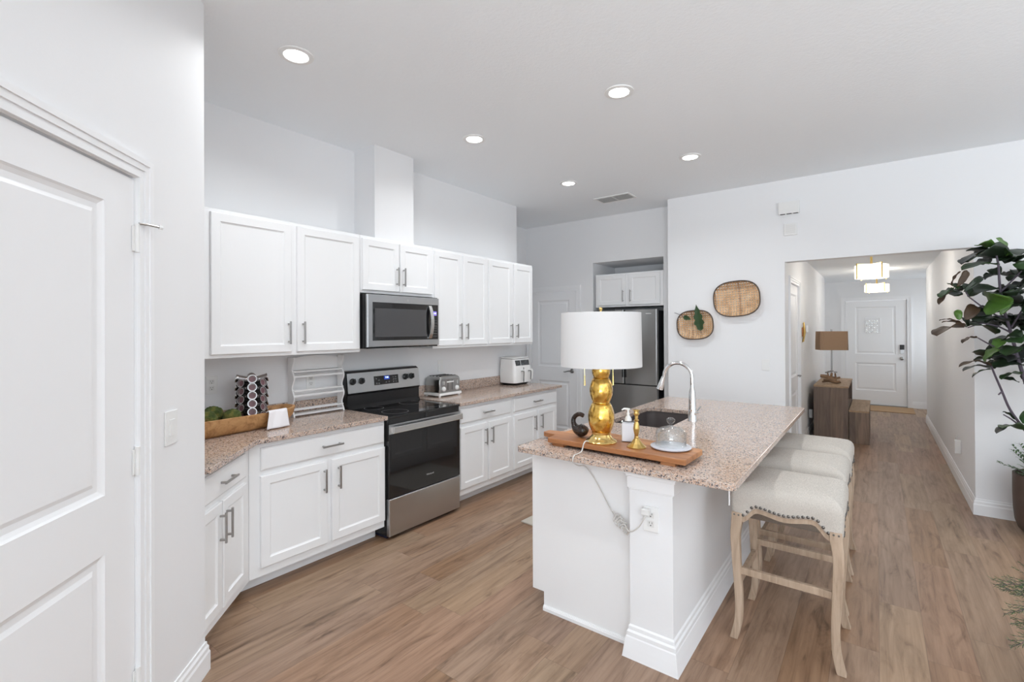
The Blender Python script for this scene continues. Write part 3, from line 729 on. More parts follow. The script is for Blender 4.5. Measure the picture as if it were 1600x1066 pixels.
b = MB(); b.cyl((.0, .02, .055), (.0, .052, .055), .019, n=18); b.tube([(0, .045, .055), (.012, .075, .062), (.02, .125, .085)], [.009, .0065, .0045], 10)
b.tube([(.02, -.01, .055), (.05, -.014, .062)], [.012, .004], 10)
b.obj('handle', 'chrome', t, smooth=True)

# ------------------------------------------------------------------ things on the island
BT = CT+.040          # top of the cutting board
t = thing('cutting_board', 'long striped wooden serving board with handle on the island', 'cutting board', (-1.076, 2.40, CT), math.radians(-1.5))
b = MB()
pl = [(-.372, -.175), (.378, -.175), (.384, -.168), (.384, .07), (.378, .08), (-.34, .165), (-.372, .16), (-.385, .02), (-.475, .0), (-.482, -.01), (-.482, -.055), (-.472, -.063), (-.385, -.085)]
pl = [(x, y) for x, y in pl]
b.prism(pl, .014, .040); b.obj('board', 'board_wood', t, bevel=.003)
for (x, y) in ((-.31, -.15), (.30, -.15), (.30, .03), (-.31, .08)):
    MB().box(x-.035, y-.018, 0, x+.035, y+.018, .014).obj('foot', 'board_wood', t)

# gold gourd lamp with pull chains and cord
LX, LY = -1.168, 2.318
t = thing('table_lamp', 'gold gourd-shaped table lamp with a white drum shade on the island', 'lamp', (LX, LY, BT))
b = MB(); b.lathe([(0, 0), (.080, 0), (.082, .006), (.078, .012), (.066, .018), (.052, .034), (.047, .044), (.050, .050), (.050, .055), (0, .056)], n=40); b.obj('base', 'brass', t, smooth=True)
prof = []
for (z0, h, r, rn) in ((.052, .158, .070, .047), (.204, .138, .061, .041), (.336, .088, .048, .037)):
    for k in range(13):
        u = k/12; s_ = math.sin(PI*(.10+.80*u)); s0 = math.sin(PI*.10)
        q = rn+(r-rn)*((s_-s0)/(1-s0))**.92 if s_ > s0 else rn
        prof.append((q, z0+h*u))
prof = [(0, .052)]+prof+[(0, .42)]
b = MB(); b.lathe(prof, n=40); b.obj('gourd_body', 'gold_leaf', t, smooth='all')
b = MB(); b.cyl((0, 0, .42), (0, 0, .70), .006); b.sphere((0, 0, .705), .010, 12, 8); b.lathe([(0, .46), (.016, .46), (.016, .51), (0, .51)], n=16)
for k in range(3):
    a = 2*PI*k/3; b.tube([(0, 0, .683), (.207*math.cos(a), .207*math.sin(a), .683)], .0022, 6)
b.obj('harp', 'brass', t, smooth=True)
b = MB(); n = 56
b.loft([[(r*math.cos(2*PI*k/n), r*math.sin(2*PI*k/n), z) for k in range(n)] for r, z in ((.2125, .402), (.2085, .684), (.2065, .684), (.2105, .402), (.2125, .402))], cap=False)
bmesh.ops.remove_doubles(b.bm, verts=b.bm.verts[:], dist=1e-5)
b.obj('lamp_shade', 'lamp_fabric', t, smooth=True)
for (x, y) in ((-.069, -.053), (.0505, .0385)):
    b = MB(); b.cyl((x, y, .352), (x, y, .46), .0012, n=6).cyl((x, y, .300), (x, y, .352), .005, .0035, n=10).cyl((0, 0, .46), (x, y, .46), .0012, n=6); b.obj('pull_chain', 'brass', t, smooth=True)
W2 = lambda p: (p[0]-LX, p[1]-LY, p[2]-BT)
cp_ = [(-1.205, 2.247, BT+.010), (-1.210, 2.225, BT+.016), (-1.212, 2.205, BT+.004), (-1.213, 2.185, CT+.010), (-1.214, 2.14, CT+.006), (-1.213, 2.106, CT+.004), (-1.213, 2.096, .905), (-1.211, 2.15, .875), (-1.207, 2.205, .862), (-1.188, 2.238, .82), (-1.150, 2.248, .76), (-1.105, 2.248, .69), (-1.072, 2.244, .645),
       (-1.045, 2.232, .632), (-1.02, 2.222, .612), (-1.0, 2.215, .600), (-.972, 2.190, .590), (-.93, 2.165, .607), (-.895, 2.160, .64), (-.872, 2.155, .68), (-.862, 2.160, .712)]
def smooth_pts(P, k=4):
    P = [Vector(p) for p in P]; out = []
    for i in range(len(P)-1):
        a, b_, c, d_ = P[max(i-1, 0)], P[i], P[i+1], P[min(i+2, len(P)-1)]
        for j in range(k):
            u = j/k
            out.append(.5*((2*b_)+(c-a)*u+(2*a-5*b_+4*c-d_)*u*u+(3*b_-a-3*c+d_)*u**3))
    return out+[P[-1]]
b = MB(); b.tube([W2(p) for p in smooth_pts(cp_)], .0031, 8)
rr = random.Random(3)
for k in range(5):        # knotted slack
    c0 = Vector((-1.03+k*.013, 2.222-.004*k, .628-k*.010)); pp = []
    for q in range(10):
        a = q/9*2*PI*1.1+k; pp.append(c0+Vector((.020*math.cos(a)*rr.uniform(.6, 1.2), .010*math.sin(a+k)-.006, .018*math.sin(a)*rr.uniform(.6, 1.3))))
    b.tube([W2(p) for p in smooth_pts(pp)], .0036, 6)
b.tube([W2(p) for p in smooth_pts([(-1.075, 2.236, .650), (-1.06, 2.226, .655), (-1.05, 2.224, .640), (-1.03, 2.22, .625)])], .0026, 6)
b.tube([W2(p) for p in smooth_pts([(-1.0, 2.222, .600), (-.985, 2.222, .592), (-.975, 2.21, .572), (-.99, 2.222, .563), (-1.01, 2.232, .566)])], .0022, 6)
b.obj('cord', 'ceramic_cord', t, smooth=True)
b = MB(); b.box(-.882, 2.152, .700, -.846, 2.182, .728, bev=.004); bmesh.ops.translate(b.bm, vec=(-LX, -LY, -BT), verts=b.bm.verts[:]); b.obj('plug', 'ivory_plastic', t)

# curled dark wooden ornament
t = thing('wooden_ornament', 'dark brown glossy carved gourd ornament curling behind the gold lamp', 'ornament', (-1.32, 2.36, BT))
b = MB(); pts = [(.048, 0, .050), (.030, -.0, .042), (.005, 0, .036), (-.022, 0, .044), (-.040, .003, .066), (-.044, .006, .092), (-.030, .008, .114), (-.006, .008, .124), (.018, .008, .118)]
rad = [.010, .029, .036, .026, .0145, .0125, .0125, .0125, .0120]
b.tube(smooth_pts(pts, 5), sum([[rad[i]+(rad[i+1]-rad[i])*k/5 for k in range(5)] for i in range(8)], [])+[rad[-1]], 18); b.obj('carved_body', 'vase_wood', t, smooth='all')

# soap bottle
t = thing('soap_dispenser', 'square soap bottle with white label and white pump beside the candlestick', 'bottle', (-1.055, 2.405, BT), math.radians(20))
b = MB(); b.box(-.036, -.024, 0, .036, .024, .112, bev=.008); b.obj('bottle', 'clear_glass', t)
MB().box(-.0315, -.0195, .004, .0315, .0195, .100, bev=.005).obj('soap', 'soap_label', t)
b = MB(); b.lathe([(0, .112), (.018, .112), (.018, .122), (.012, .134), (.008, .138), (.008, .152), (.0055, .153), (.0055, .168), (.011, .170), (.011, .176), (0, .177)], n=20)
b.tube([(0, 0, .173), (-.02, -.006, .175), (-.032, -.01, .168)], [.006, .005, .0035], 8); b.obj('pump', 'white_plastic', t, smooth=True)

# candlestick
t = thing('candlestick', 'slender faceted brass candlestick on the wooden board', 'candlestick', (-.972, 2.318, BT))
b = MB(); b.lathe([(0, 0), (.048, 0), (.049, .004), (.042, .010), (.030, .020), (.020, .034), (.011, .046), (.012, .050), (.0085, .056), (.013, .075), (.0165, .095), (.013, .118), (.008, .130), (.013, .136), (.008, .142), (.009, .160), (.016, .168), (.0125, .172), (.012, .182), (.018, .187), (.018, .190), (.009, .190), (.009, .175), (0, .175)], n=12)
b.obj('stem', 'old_brass', t, smooth=False)

# cloche
t = thing('glass_cloche', 'small glass dome with a knob on a marble plate, right end of board', 'cloche', (-.826, 2.400, BT))
b = MB(); b.lathe([(0, 0), (.086, 0), (.098, .007), (.099, .012), (.095, .014), (0, .014)], n=40); b.obj('marble_plate', 'marble', t, smooth=True)
b = MB(); pr = [(.074, .0145), (.075, .05), (.0745, .075), (.066, .092), (.048, .103), (.022, .110), (.006, .113)]
n = 40; inn = [(r-.003, z-(.003 if z > .08 else 0)) for r, z in pr]
b.lathe(pr+inn[::-1]+[pr[0]], n=n) if False else b.loft([[(r*math.cos(2*PI*k/n), r*math.sin(2*PI*k/n), z) for k in range(n)] for r, z in pr+inn[::-1]+[pr[0]]], cap=False)
dm = b.obj('dome', 'clear_glass', t, smooth='all')
b = MB(); b.lathe([(0, .110), (.009, .111), (.007, .120), (.014, .127), (.021, .136), (.021, .144), (.012, .152), (0, .153)], n=24); b.obj('knob', 'clear_glass', dm, smooth=True)
MB().lathe([(0, .0145), (.022, .0145), (.021, .019), (.0, .019)], n=20).obj('soap_bar', 'ivory_plastic', t, smooth=True) if False else None

# ------------------------------------------------------------------ stools
def nail_z(t_):
    a = abs(t_)
    if a > .80: return .622
    if a > .52: u = (.80-a)/.28; return .622+.058*(u*u*(3-2*u))
    u = 1-a/.52; return .680-.018*(u*u*(3-2*u))
HX, HY = .236, .226
def make_stool():
    t = thing('counter_stool', '', 'stool')
    n = 28; per = []
    def side(i):
        out = []
        for k in range(n):
            u = -1+2*k/n; c = .030
            if i == 0: p = (u*HX, -HY)
            elif i == 1: p = (HX, u*HY)
            elif i == 2: p = (-u*HX, HY)
            else: p = (-HX, -u*HY)
            x, y = p
            ex, ey = HX-abs(x), HY-abs(y)       # soften the corners
            if max(ex, ey) < c:
                q = c-max(ex, ey); x -= math.copysign(q*.30 if ex < ey else 0, x); y -= math.copysign(q*.30 if ey <= ex else 0, y)
            out.append((x, y, nail_z(u)))
        return out
    for i in range(4): per += side(i)
    def ring(ins, dz, absz=None):
        return [(x*(1-ins/HX), y*(1-ins/HY), absz if absz is not None else z+dz) for x, y, z in per]
    lv = [ring(.012, -.004), ring(0, -.004), ring(-.001, .006), ring(-.003, 0, .700), ring(-.003, 0, .725), ring(.002, 0, .748), ring(.014, 0, .766), ring(.034, 0, .779), ring(.07, 0, .788), ring(.13, 0, .795), ring(.19, 0, .797)]
    b = MB(); b.loft(lv); b.obj('seat_cushion', 'linen', t, smooth='all')
    # scalloped apron
    for (i, nm) in ((0, 0), (1, 0), (2, 0), (3, 0)):
        pts = [p for p in side(i)]+[side((i+1) % 4)[0]]
        th = .016
        A = []; inn = (.010)
        for (x, y, z) in pts:
            if i in (0, 2): o1 = (x*.96, math.copysign(HY-inn, y)); o2 = (x*.96, math.copysign(HY-inn-th, y))
            else: o1 = (math.copysign(HX-inn, x), y*.96); o2 = (math.copysign(HX-inn-th, x), y*.96)
            zb = z-.030
            A.append([(o1[0], o1[1], zb), (o1[0], o1[1], z+.012), (o2[0], o2[1], z+.012), (o2[0], o2[1], zb)])
        b = MB(); b.loft(A); b.obj('apron', 'stool_wood', t)
    for sx in (-1, 1):
        for sy in (-1, 1):
            P = [(.208, .206, .640), (.209, .207, .60), (.217, .211, .52), (.214, .210, .42), (.207, .206, .28), (.203, .204, .17), (.207, .206, .09), (.219, .212, .03), (.227, .216, .0)]
            wd = [.024, .025, .0215, .020, .0185, .0175, .0175, .0185, .0185]
            rings = [[(sx*x-h, sy*y-h, z), (sx*x+h, sy*y-h, z), (sx*x+h, sy*y+h, z), (sx*x-h, sy*y+h, z)] for (x, y, z), h in zip(smooth_pts(P, 4), sum([[wd[i]+(wd[i+1]-wd[i])*k/4 for k in range(4)] for i in range(8)], [])+[wd[-1]])]
            b = MB(); b.loft(rings); b.obj('leg', 'stool_wood', t, smooth=True, bevel=.003)
    for sy in (-1, 1): MB().box(-.205, sy*.206-.011, .328, .205, sy*.206+.011, .362).obj('stretcher', 'stool_wood', t, bevel=.002)
    for sx in (-1, 1): MB().box(sx*.205-.011, -.205, .268, sx*.205+.011, .205, .302).obj('stretcher', 'stool_wood', t, bevel=.002)
    b = MB(); b.lathe([(0, 0), (.0078, 0), (.0068, .0026), (.0035, .0042), (0, .0044)], n=10, M=Matrix.Rotation(PI/2, 4, 'X')); nail0 = b.obj('nail', 'nail_metal', t, smooth=True)
    cnt = 23; first = True
    for i in (0, 1):
        for k in range(cnt):
            u = -.93+1.86*k/(cnt-1)
            nl = nail0 if first else nail0.copy()
            if not first: COL.objects.link(nl)
            first = False
            z = nail_z(u)+.006
            if i == 0: nl.location = (u*HX, -HY-.001, z)
            else: nl.location = (HX+.001, u*HY, z); nl.rotation_euler = (0, 0, PI/2)
            nl.parent = t
    return t
st = make_stool()
for i, (x, y, lb) in enumerate(((-.362, 2.85, 'cream linen counter stool with nailheads, nearest to the camera'), (-.375, 3.42, 'cream linen counter stool between the other two at the island'), (-.372, 3.96, 'cream linen counter stool farthest from the camera, nearest the hall'))):
    o = st if i == 0 else copy_tree(st)
    o.location = (x, y, 0); o['label'] = lb; o['group'] = 'counter stools along the island'

# ------------------------------------------------------------------ counter things, stove wall
# wooden dough bowl
BA = math.radians(97)
t = thing('dough_bowl', 'long rustic wooden dough bowl holding moss balls on the counter', 'bowl', (-3.262, 1.305, CT), BA)
b = MB(); Lh, Wh, Hh, n = .48, .150, .105, 48
def oval(lx, wy, z, e=2.6, lift=0):
    out = []
    for k in range(n):
        a = 2*PI*k/n; c, s_ = math.cos(a), math.sin(a)
        out.append((math.copysign(abs(c)**(2/e), c)*lx, math.copysign(abs(s_)**(2/e), s_)*wy, z+lift*(abs(c)**3)+.003*math.sin(3*a+1)*(z > .05)))
    return out
b.loft([oval(Lh*.80, Wh*.62, 0), oval(Lh*.90, Wh*.80, .02), oval(Lh*.97, Wh*.95, .06), oval(Lh, Wh, Hh, lift=.006), oval(Lh*.965, Wh*.90, Hh+.002, lift=.006), oval(Lh*.93, Wh*.86, .07), oval(Lh*.85, Wh*.72, .035), oval(Lh*.70, Wh*.5, .028)])
b.obj('bowl', 'bowl_wood', t, smooth=True)['label'] = 'pale rustic carved wooden bowl'
def moss(loc, r, lb):
    b = MB(); bmesh.ops.create_icosphere(b.bm, subdivisions=5, radius=1)
    for v in b.bm.verts:
        p = v.co.normalized(); k = 1+.10*noise.noise(p*2.5+Vector(loc)*9)+.055*noise.noise(p*9+Vector(loc)*3)+.05*noise.noise(p*26)
        v.co = p*r*k
    o = b.obj('moss_ball', 'moss', None, smooth='all'); o.location = loc; tag(o, lb, 'moss ball', 'moss balls in the dough bowl')
moss((-3.330, 1.270, CT+.102), .062, 'green moss ball at the back of the wooden dough bowl')
moss((-3.208, 1.190, CT+.098), .060, 'green moss ball at the front of the bowl, closest to the camera')
moss((-3.235, 1.345, CT+.090), .055, 'brownish moss ball touching the coffee pod carousel')
moss((-3.285, 1.125, CT+.090), .060, 'moss ball half hidden by the pantry wall')
# coffee pod carousel standing in the bowl
KX, KY, KZ = -3.310, 1.500, CT+.034
t = thing('coffee_pod_carousel', 'shiny round coffee pod carousel standing in the wooden bowl', 'pod holder', (KX, KY, KZ))
b = MB(); b.lathe([(0, 0), (.075, 0), (.078, .004), (.05, .010), (.048, .012), (.05, .28), (.03, .29), (.012, .293), (0, .293)], n=24); b.obj('core', 'carousel_chrome', t, smooth=True)
ring_b = MB(); pods = []
for c in range(8):
    for r in range(5):
        a = 2*PI*c/8-.40; z = .030+r*.0535+(0 if c % 2 else .0268)
        if z > .275: continue
        Mx = Matrix.Translation((0, 0, z)) @ Matrix.Rotation(a, 4, 'Z') @ Matrix.Rotation(PI/2-.22, 4, 'Y')
        k = 24
        rg = [[Mx @ Vector((rr_*math.cos(2*PI*q/k), rr_*math.sin(2*PI*q/k), h)) for q in range(k)] for rr_, h in ((.0225, .030), (.0255, .088), (.0275, .091), (.0275, .096), (.0235, .096), (.0225, .088), (.0195, .030))]
        ring_b.loft(rg, cap=False); pods.append(Mx)
ring_b.obj('pod_rings', 'carousel_chrome', t, smooth=True)
b = MB(); b.lathe([(0, .045), (.015, .045), (.0190, .084), (.0218, .0845), (.0218, .087), (.0195, .0875)], n=18)
b.mi = 1; b.lathe([(0.0195, .0870), (.0195, .0876), (0, .0878)], n=18)
pod0 = b.obj('coffee_pod', ['pod_white', 'pod_lid'], None, smooth=True)
for i, Mx in enumerate(pods):
    o = pod0 if i == 0 else pod0.copy()
    if i: COL.objects.link(o)
    o.matrix_world = Matrix.Translation((KX, KY, KZ)) @ Mx
    tag(o, 'small dark-lidded coffee pod in a ring of the round carousel', 'coffee pod', 'coffee pods in the carousel')
# towel over the front rim
b = MB(); cols = 14; rows = 22; G = []
for i in range(cols+1):
    u = i/cols; y = 1.515+.130*u; xr = -3.122-.020*u
    row = []
    for j in range(rows+1):
        v = j/rows; wv = .004*math.sin(u*9+v*3)
        if v < .3: q = v/.3; p = (xr-.060+.045*q, y, CT+.075+.030*q+.010)
        elif v < .42: q = (v-.3)/.12; p = (xr-.015+.026*q, y, CT+.117+.004*math.sin(PI*q))
        else: q = (v-.42)/.58; p = (xr+.012+wv+.016*q, y+(u-.5)*.03*q-.006*q, CT+.117-.110*q)
        row.append(Vector(p))
    G.append(row)
V = [[b.bm.verts.new(p) for p in r] for r in G]
for i in range(cols):
    for j in range(rows): b.f([V[i][j], V[i+1][j], V[i+1][j+1], V[i][j+1]])
o = b.obj('towel', 'towel', None, smooth='all'); md = o.modifiers.new('thick', 'SOLIDIFY'); md.thickness = .004; md.offset = 0
o.location = (0, 0, 0); tag(o, 'folded white towel draped over the rim of the dough bowl', 'towel')

# spice rack
t = thing('spice_rack', 'white open shelf rack with wavy sides leaning left of the stove', 'rack', (-3.44, 2.045, CT), PI/2)
HWX = .205
for s_ in (-1, 1):
    poly = []
    for k in range(41):
        z = .44*k/40; poly.append((-.030-.014*math.cos(z/.44*2*PI*3.1), z))
    poly += [(.042, .44), (.042, 0)]
    b = MB(); b.prism(poly, s_*HWX-.006, s_*HWX+.006, axis='x'); b.obj('side_panel', 'rack_metal', t, bevel=.001)
for z in (.012, .150, .292):
    b = MB(); b.box(-HWX, -.028, z, HWX, .040, z+.008); b.obj('shelf', 'rack_metal', t)
    b = MB(); b.box(-HWX, -.036, z+.036, HWX, -.030, z+.046).box(-HWX, -.036, z-.002, HWX, -.030, z+.012).box(-HWX, .034, z+.028, HWX, .040, z+.042); b.obj('rail', 'rack_metal', t)
b = MB(); pl = [(-HWX, .34), (HWX, .34)]+[(HWX-2*HWX*k/16, .425+.022*math.sin(PI*k/16)) for k in range(17)]
b.prism(pl, .034, .040, axis='y'); b.obj('top_board', 'rack_metal', t)

# toaster
t = thing('toaster', 'chrome four-slice toaster with two white dials on the counter', 'toaster', (-3.39, 3.342, CT), PI/2)
MB().box(-.150, -.110, .012, .150, .110, .036, bev=.004).obj('base', 'white_plastic', t)
for (x, y) in ((-.13, -.09), (.13, -.09), (.13, .09), (-.13, .09)): MB().cyl((x, y, 0), (x, y, .013), .012).obj('foot', 'white_plastic', t, smooth=True)
pl = []
for (cx_, a0) in ((.09, 0), (-.09, PI/2)):
    for k in range(7): a = a0+PI/2*k/6; pl.append((cx_+.050*math.cos(a), .145+.050*math.sin(a)))
pl += [(-.142, .036), (.142, .036)]
b = MB(); b.prism(pl, -.098, .098, axis='y'); sh = b.obj('shell', 'toaster_steel', t, smooth=True, bevel=.008)
for y in (-.065, -.02, .025, .068):
    MB().box(-.105, y-.010, .1945, .105, y+.010, .1965).obj('slot', 'slot_dark', sh)
pf = MB().prism([(-.118, .045), (.118, .045), (.118, .150), (.10, .168), (-.10, .168), (-.118, .150)], -.1005, -.097, axis='y').obj('control_panel', 'steel_dark', t)
for x in (-.09, .09):
    b = MB(); b.lathe([(0, 0), (.022, 0), (.021, .012), (.016, .016), (0, .017)], n=20, M=Matrix.Translation((x, -.1005, .075)) @ Matrix.Rotation(PI/2, 4, 'X')); b.obj('dial', 'white_plastic', pf, smooth=True)
    MB().box(x-.006, -.110, .112, x+.006, -.1, .150, bev=.002).obj('lever', 'steel_light', pf)
for x in (-.03, .025): MB().box(x-.003, -.1015, .06, x+.003, -.1, .155).obj('guide_slot', 'slot_dark', pf)
MB().box(-.045, -.1022, .132, .048, -.1004, .144).obj('badge', 'white_plastic', pf)

# air fryer
t = thing('air_fryer', 'white dual-basket air fryer near the far end of the counter', 'air fryer', (-3.385, 4.52, CT), PI/2)
def fr(hw, f, bk, z, r=.04): return [(x, y, z) for x, y in rrect(0, (f+bk)/2, hw, (bk-f)/2, r, 8)]
b = MB(); b.loft([fr(.135, -.085, .095, 0), fr(.150, -.100, .105, .018), fr(.165, -.112, .112, .028)]); b.obj('base', 'black_plastic', t, smooth=True)
b = MB(); b.loft([fr(.168, -.118, .115, .027), fr(.172, -.122, .115, .10), fr(.168, -.118, .115, .19), fr(.158, -.100, .112, .30)]); bd = b.obj('body', 'white_plastic', t, smooth=True)
b = MB(); b.loft([fr(.156, -.098, .11, .300), fr(.156, -.098, .11, .305)]); b.obj('seam', 'slot_dark', t)
b = MB(); b.loft([fr(.158, -.100, .112, .305), fr(.154, -.096, .110, .318), fr(.13, -.07, .09, .322)]); b.obj('lid', 'white_plastic', t, smooth=True)
def fy_at(z): return -.118+(z-.19)*(.018/.11)
for (x0, x1) in ((-.135, -.045), (-.035, .125)):
    b = MB(); b.loft([[(x0, fy_at(.225)-.002, .225), (x1, fy_at(.225)-.002, .225), (x1-.004, fy_at(.285)-.002, .285), (x0-.004, fy_at(.285)-.002, .285)], [(x0, fy_at(.225)+.01, .225), (x1, fy_at(.225)+.01, .225), (x1-.004, fy_at(.285)+.01, .285), (x0-.004, fy_at(.285)+.01, .285)]])
    sc_ = b.obj('control_screen', 'black_glass', t)
    b = MB()
    for q in range(3): xx = x0+.02+q*(x1-x0-.03)/3; b.box(xx, fy_at(.25)-.0035, .236+.018*(q % 2), xx+.016, fy_at(.25)-.001, .242+.018*(q % 2))
    b.obj('markings', 'button_grey', sc_)
for x in (-.035, .105):
    b = MB(); b.tube([(x, -.118, .168), (x, -.160, .172), (x, -.172, .16), (x, -.165, .06)], [.013, .012, .011, .009], 4, phase=PI/4); hd = b.obj('basket_handle', 'white_plastic', t, bevel=.003)
    b = MB(); b.tube([(x-.012, -.120, .158), (x-.012, -.152, .160), (x-.012, -.160, .150), (x-.012, -.154, .055)], .004, 6); b.obj('handle_trim', 'slot_dark', hd)
MB().box(-.0015, -.1255, .03, .0015, -.1165, .20).obj('basket_gap', 'slot_dark', bd)

# ------------------------------------------------------------------ wall plates
def plate(name, label, cat, M, kind, w=.072, h=.118):
    t = thing(name, label, cat); t.matrix_world = M
    MB().box(-w/2, -.006, -h/2, w/2, -.0005, h/2, bev=.002).obj('plate', 'white_plastic', t)
    if kind == 'outlet':
        for z in (.021, -.021):
            f_ = MB().box(-.0165, -.008, z-.0145, .0165, -.006, z+.0145, bev=.001).obj('socket', 'ivory_plastic', t)
            MB().box(-.0075, -.0086, z+.001, -.0055, -.0078, z+.009).box(.0055, -.0086, z+.001, .0075, -.0078, z+.009).cyl((0, -.0086, z-.007), (0, -.0078, z-.007), .0028, n=10).obj('slots', 'slot_dark', f_)
    elif kind == 'switch':
        MB().box(-.0165, -.0095, -.033, .0165, -.006, .033, bev=.001).obj('rocker', 'white_plastic', t)
    elif kind == 'toggle':
        MB().box(-.006, -.008, -.012, .006, -.006, .012).box(-.004, -.018, -.002, .004, -.006, .008).obj('toggle', 'white_plastic', t)
    return t
MA = lambda y, z: Matrix.Translation((AX, y, z)) @ Matrix.Rotation(PI/2, 4, 'Z')
plate('wall_outlet', 'white outlet above the moss balls, half hidden by the pantry wall', 'outlet', MA(1.335, 1.208), 'outlet')
plate('wall_outlet', 'white outlet seen through the wavy spice rack', 'outlet', MA(2.036, 1.175), 'outlet')
plate('light_switch', 'white wall plate above the toaster', 'switch', MA(3.436, 1.207), 'switch')
plate('light_switch', 'white dimmer switch on the angled pantry wall beside the door', 'switch', MD @ Matrix.Translation((-.279, 0, 1.178)), 'switch', .086, .135)
plate('light_switch', 'white switch on the wall left of the hall opening', 'switch', Matrix.Translation((-.923, OY, 1.19)), 'toggle')
plate('wall_outlet', 'white outlet on the end of the island, with lamp plug', 'outlet', Matrix.Translation((-.848, 2.19, .677)), 'outlet')
plate('wall_outlet', 'white outlet low on the right hall wall with a plugged-in device', 'outlet', Matrix.Translation((.65, 6.72, .40)) @ Matrix.Rotation(-PI/2, 4, 'Z'), 'outlet')
b = MB().box(.600, 6.40, .33, .649, 6.46, .46, bev=.006); o = tag(b.obj('plug_in_air_freshener', 'white_plastic'), 'slim white plug-in device on the right hall wall', 'plug-in device')
b = MB().box(-.7995, 8.22, .26, -.755, 8.29, .38, bev=.006); tag(b.obj('plug_in_air_freshener', 'white_plastic'), 'white plug-in device low on the left hall wall before the console', 'plug-in device')
# chime and detector
t = thing('door_chime', 'white oblong door chime box high above the hall opening', 'door chime', (-.70, OY, 2.784))
MB().box(-.092, -.042, -.060, .092, -.0005, .060, bev=.004).obj('cover', 'white_plastic', t)
MB().box(-.078, -.040, -.0625, -.035, -.012, -.0595).box(-.02, -.040, -.0625, .022, -.012, -.0595).box(.038, -.040, -.0625, .078, -.012, -.0595).obj('vent_slots', 'slot_dark', t)
t = thing('wall_speaker', 'small square white grille below the door chime', 'grille', (-.69, OY, 2.568))
MB().box(-.058, -.014, -.060, .058, -.0005, .060, bev=.003).obj('frame', 'white_plastic', t)
b = MB()
for i in range(9): b.box(-.042, -.0165, -.040+i*.010, .042, -.0138, -.036+i*.010)
b.obj('grille', 'ivory_plastic', t)

# ------------------------------------------------------------------ baskets on the wall
def basket(label, c, hw, hh, dep, nx, nz, tilt):
    t = thing('woven_basket', label, 'basket', (c[0], OY-.001, c[1])); t.rotation_euler = (0, tilt, 0)
    E_ = 2.7
    def dish(x, z):      # distance out from the wall
        q = (abs(x/hw)**E_+abs(z/hh)**E_)
        return .006+dep*min(1, q)**1.6
    def lim(v, H, Hh): return H*max(0, 1-abs(v/Hh)**E_)**(1/E_)
    b = MB()
    def strip(pts, dvec, wd, off):
        L1 = []; d = Vector(dvec)*wd/2
        rings = []
        for (p, o_) in zip(pts, off):
            p = Vector(p)+Vector((0, -o_, 0))
            rings.append([p-d, p+d, p+d+Vector((0, -.0016, 0)), p-d+Vector((0, -.0016, 0))])
        b.loft(rings)
    for i in range(nx):
        x = -hw+2*hw*(i+.5)/nx; zl = lim(x, hh, hw); m_ = 34
        pts = [(x, -dish(x, -zl+2*zl*k/m_), -zl+2*zl*k/m_) for k in range(m_+1)]
        b.mi = 1 if (i == 0 or rnd.random() < .05) else 0
        strip(pts, (1, 0, 0), 2*hw/nx*.60, [.0022 if (k+i) % 2 else 0 for k in range(m_+1)])
    for j in range(nz):
        z = -hh+2*hh*(j+.5)/nz; xl = lim(z, hw, hh); m_ = 40
        pts = [(-xl+2*xl*k/m_, -dish(-xl+2*xl*k/m_, z), z) for k in range(m_+1)]
        b.mi = 1 if (j >= nz-3) else 0
        strip(pts, (0, 0, 1), 2*hh/nz*.58, [.0008]*(m_+1))
    b.obj('weave', ['weave', 'weave_dark'], t)
    b = MB(); m_ = 64; ring = []
    for k in range(m_+1):
        a = 2*PI*k/m_; c_, s_ = math.cos(a), math.sin(a)
        ring.append((math.copysign(abs(c_)**(2/E_), c_)*hw, -(dep+.008), math.copysign(abs(s_)**(2/E_), s_)*hh))
    b.tube(ring, .0065, 8); b.obj('rim', 'rim_grey', t, smooth=True)
    return t
basket('larger oval woven rattan basket hanging on the white wall', (-1.19, 1.886), .228, .186, .055, 17, 14, math.radians(-4))
basket('smaller oval woven rattan basket on the wall with leaves stuck in it', (-1.622, 1.612), .196, .160, .05, 16, 13, math.radians(-3))
def wall_leaf(label, pts, wd, stem):
    t = thing('leaf_sprig', label, 'leaf sprig', (pts[0][0], OY-.075, pts[0][1]))
    base = Vector((pts[0][0], 0, pts[0][1])); tip = Vector((pts[1][0], 0, pts[1][1])); d = (tip-base); Ln = d.length; d.normalize(); sd = Vector((d.z, 0, -d.x))
    b = MB(); m_ = 14; rg = []
    for k in range(m_+1):
        u = k/m_; ww = wd*(math.sin(PI*min(1, u**.75)))**.8*(1+.22*math.sin(u*26))*(1-.35*u)+.0006
        ce = d*Ln*u+Vector((0, -.012*math.sin(PI*u), 0))
        rg.append([ce-sd*ww, ce+Vector((0, .004, 0)), ce+sd*ww, ce+Vector((0, .0055, 0))])
    b.loft(rg); b.obj('leaf', 'leaf_mid', t)
    b = MB(); b.tube([Vector(q)-Vector((pts[0][0], 0, pts[0][1])) for q in [(s0, -.0, s1) for s0, s1 in stem]], .003, 6); b.obj('stem', 'twig', t, smooth=True)
wall_leaf('long pointed green leaf standing in the smaller basket', [(-1.552, 1.545), (-1.602, 1.838)], .055, [(-1.552, 1.55), (-1.548, 1.515)])
wall_leaf('small green leaf on a dark twig at the left rim of the basket', [(-1.742, 1.706), (-1.655, 1.672)], .030, [(-1.842, 1.752), (-1.79, 1.732), (-1.742, 1.706)])

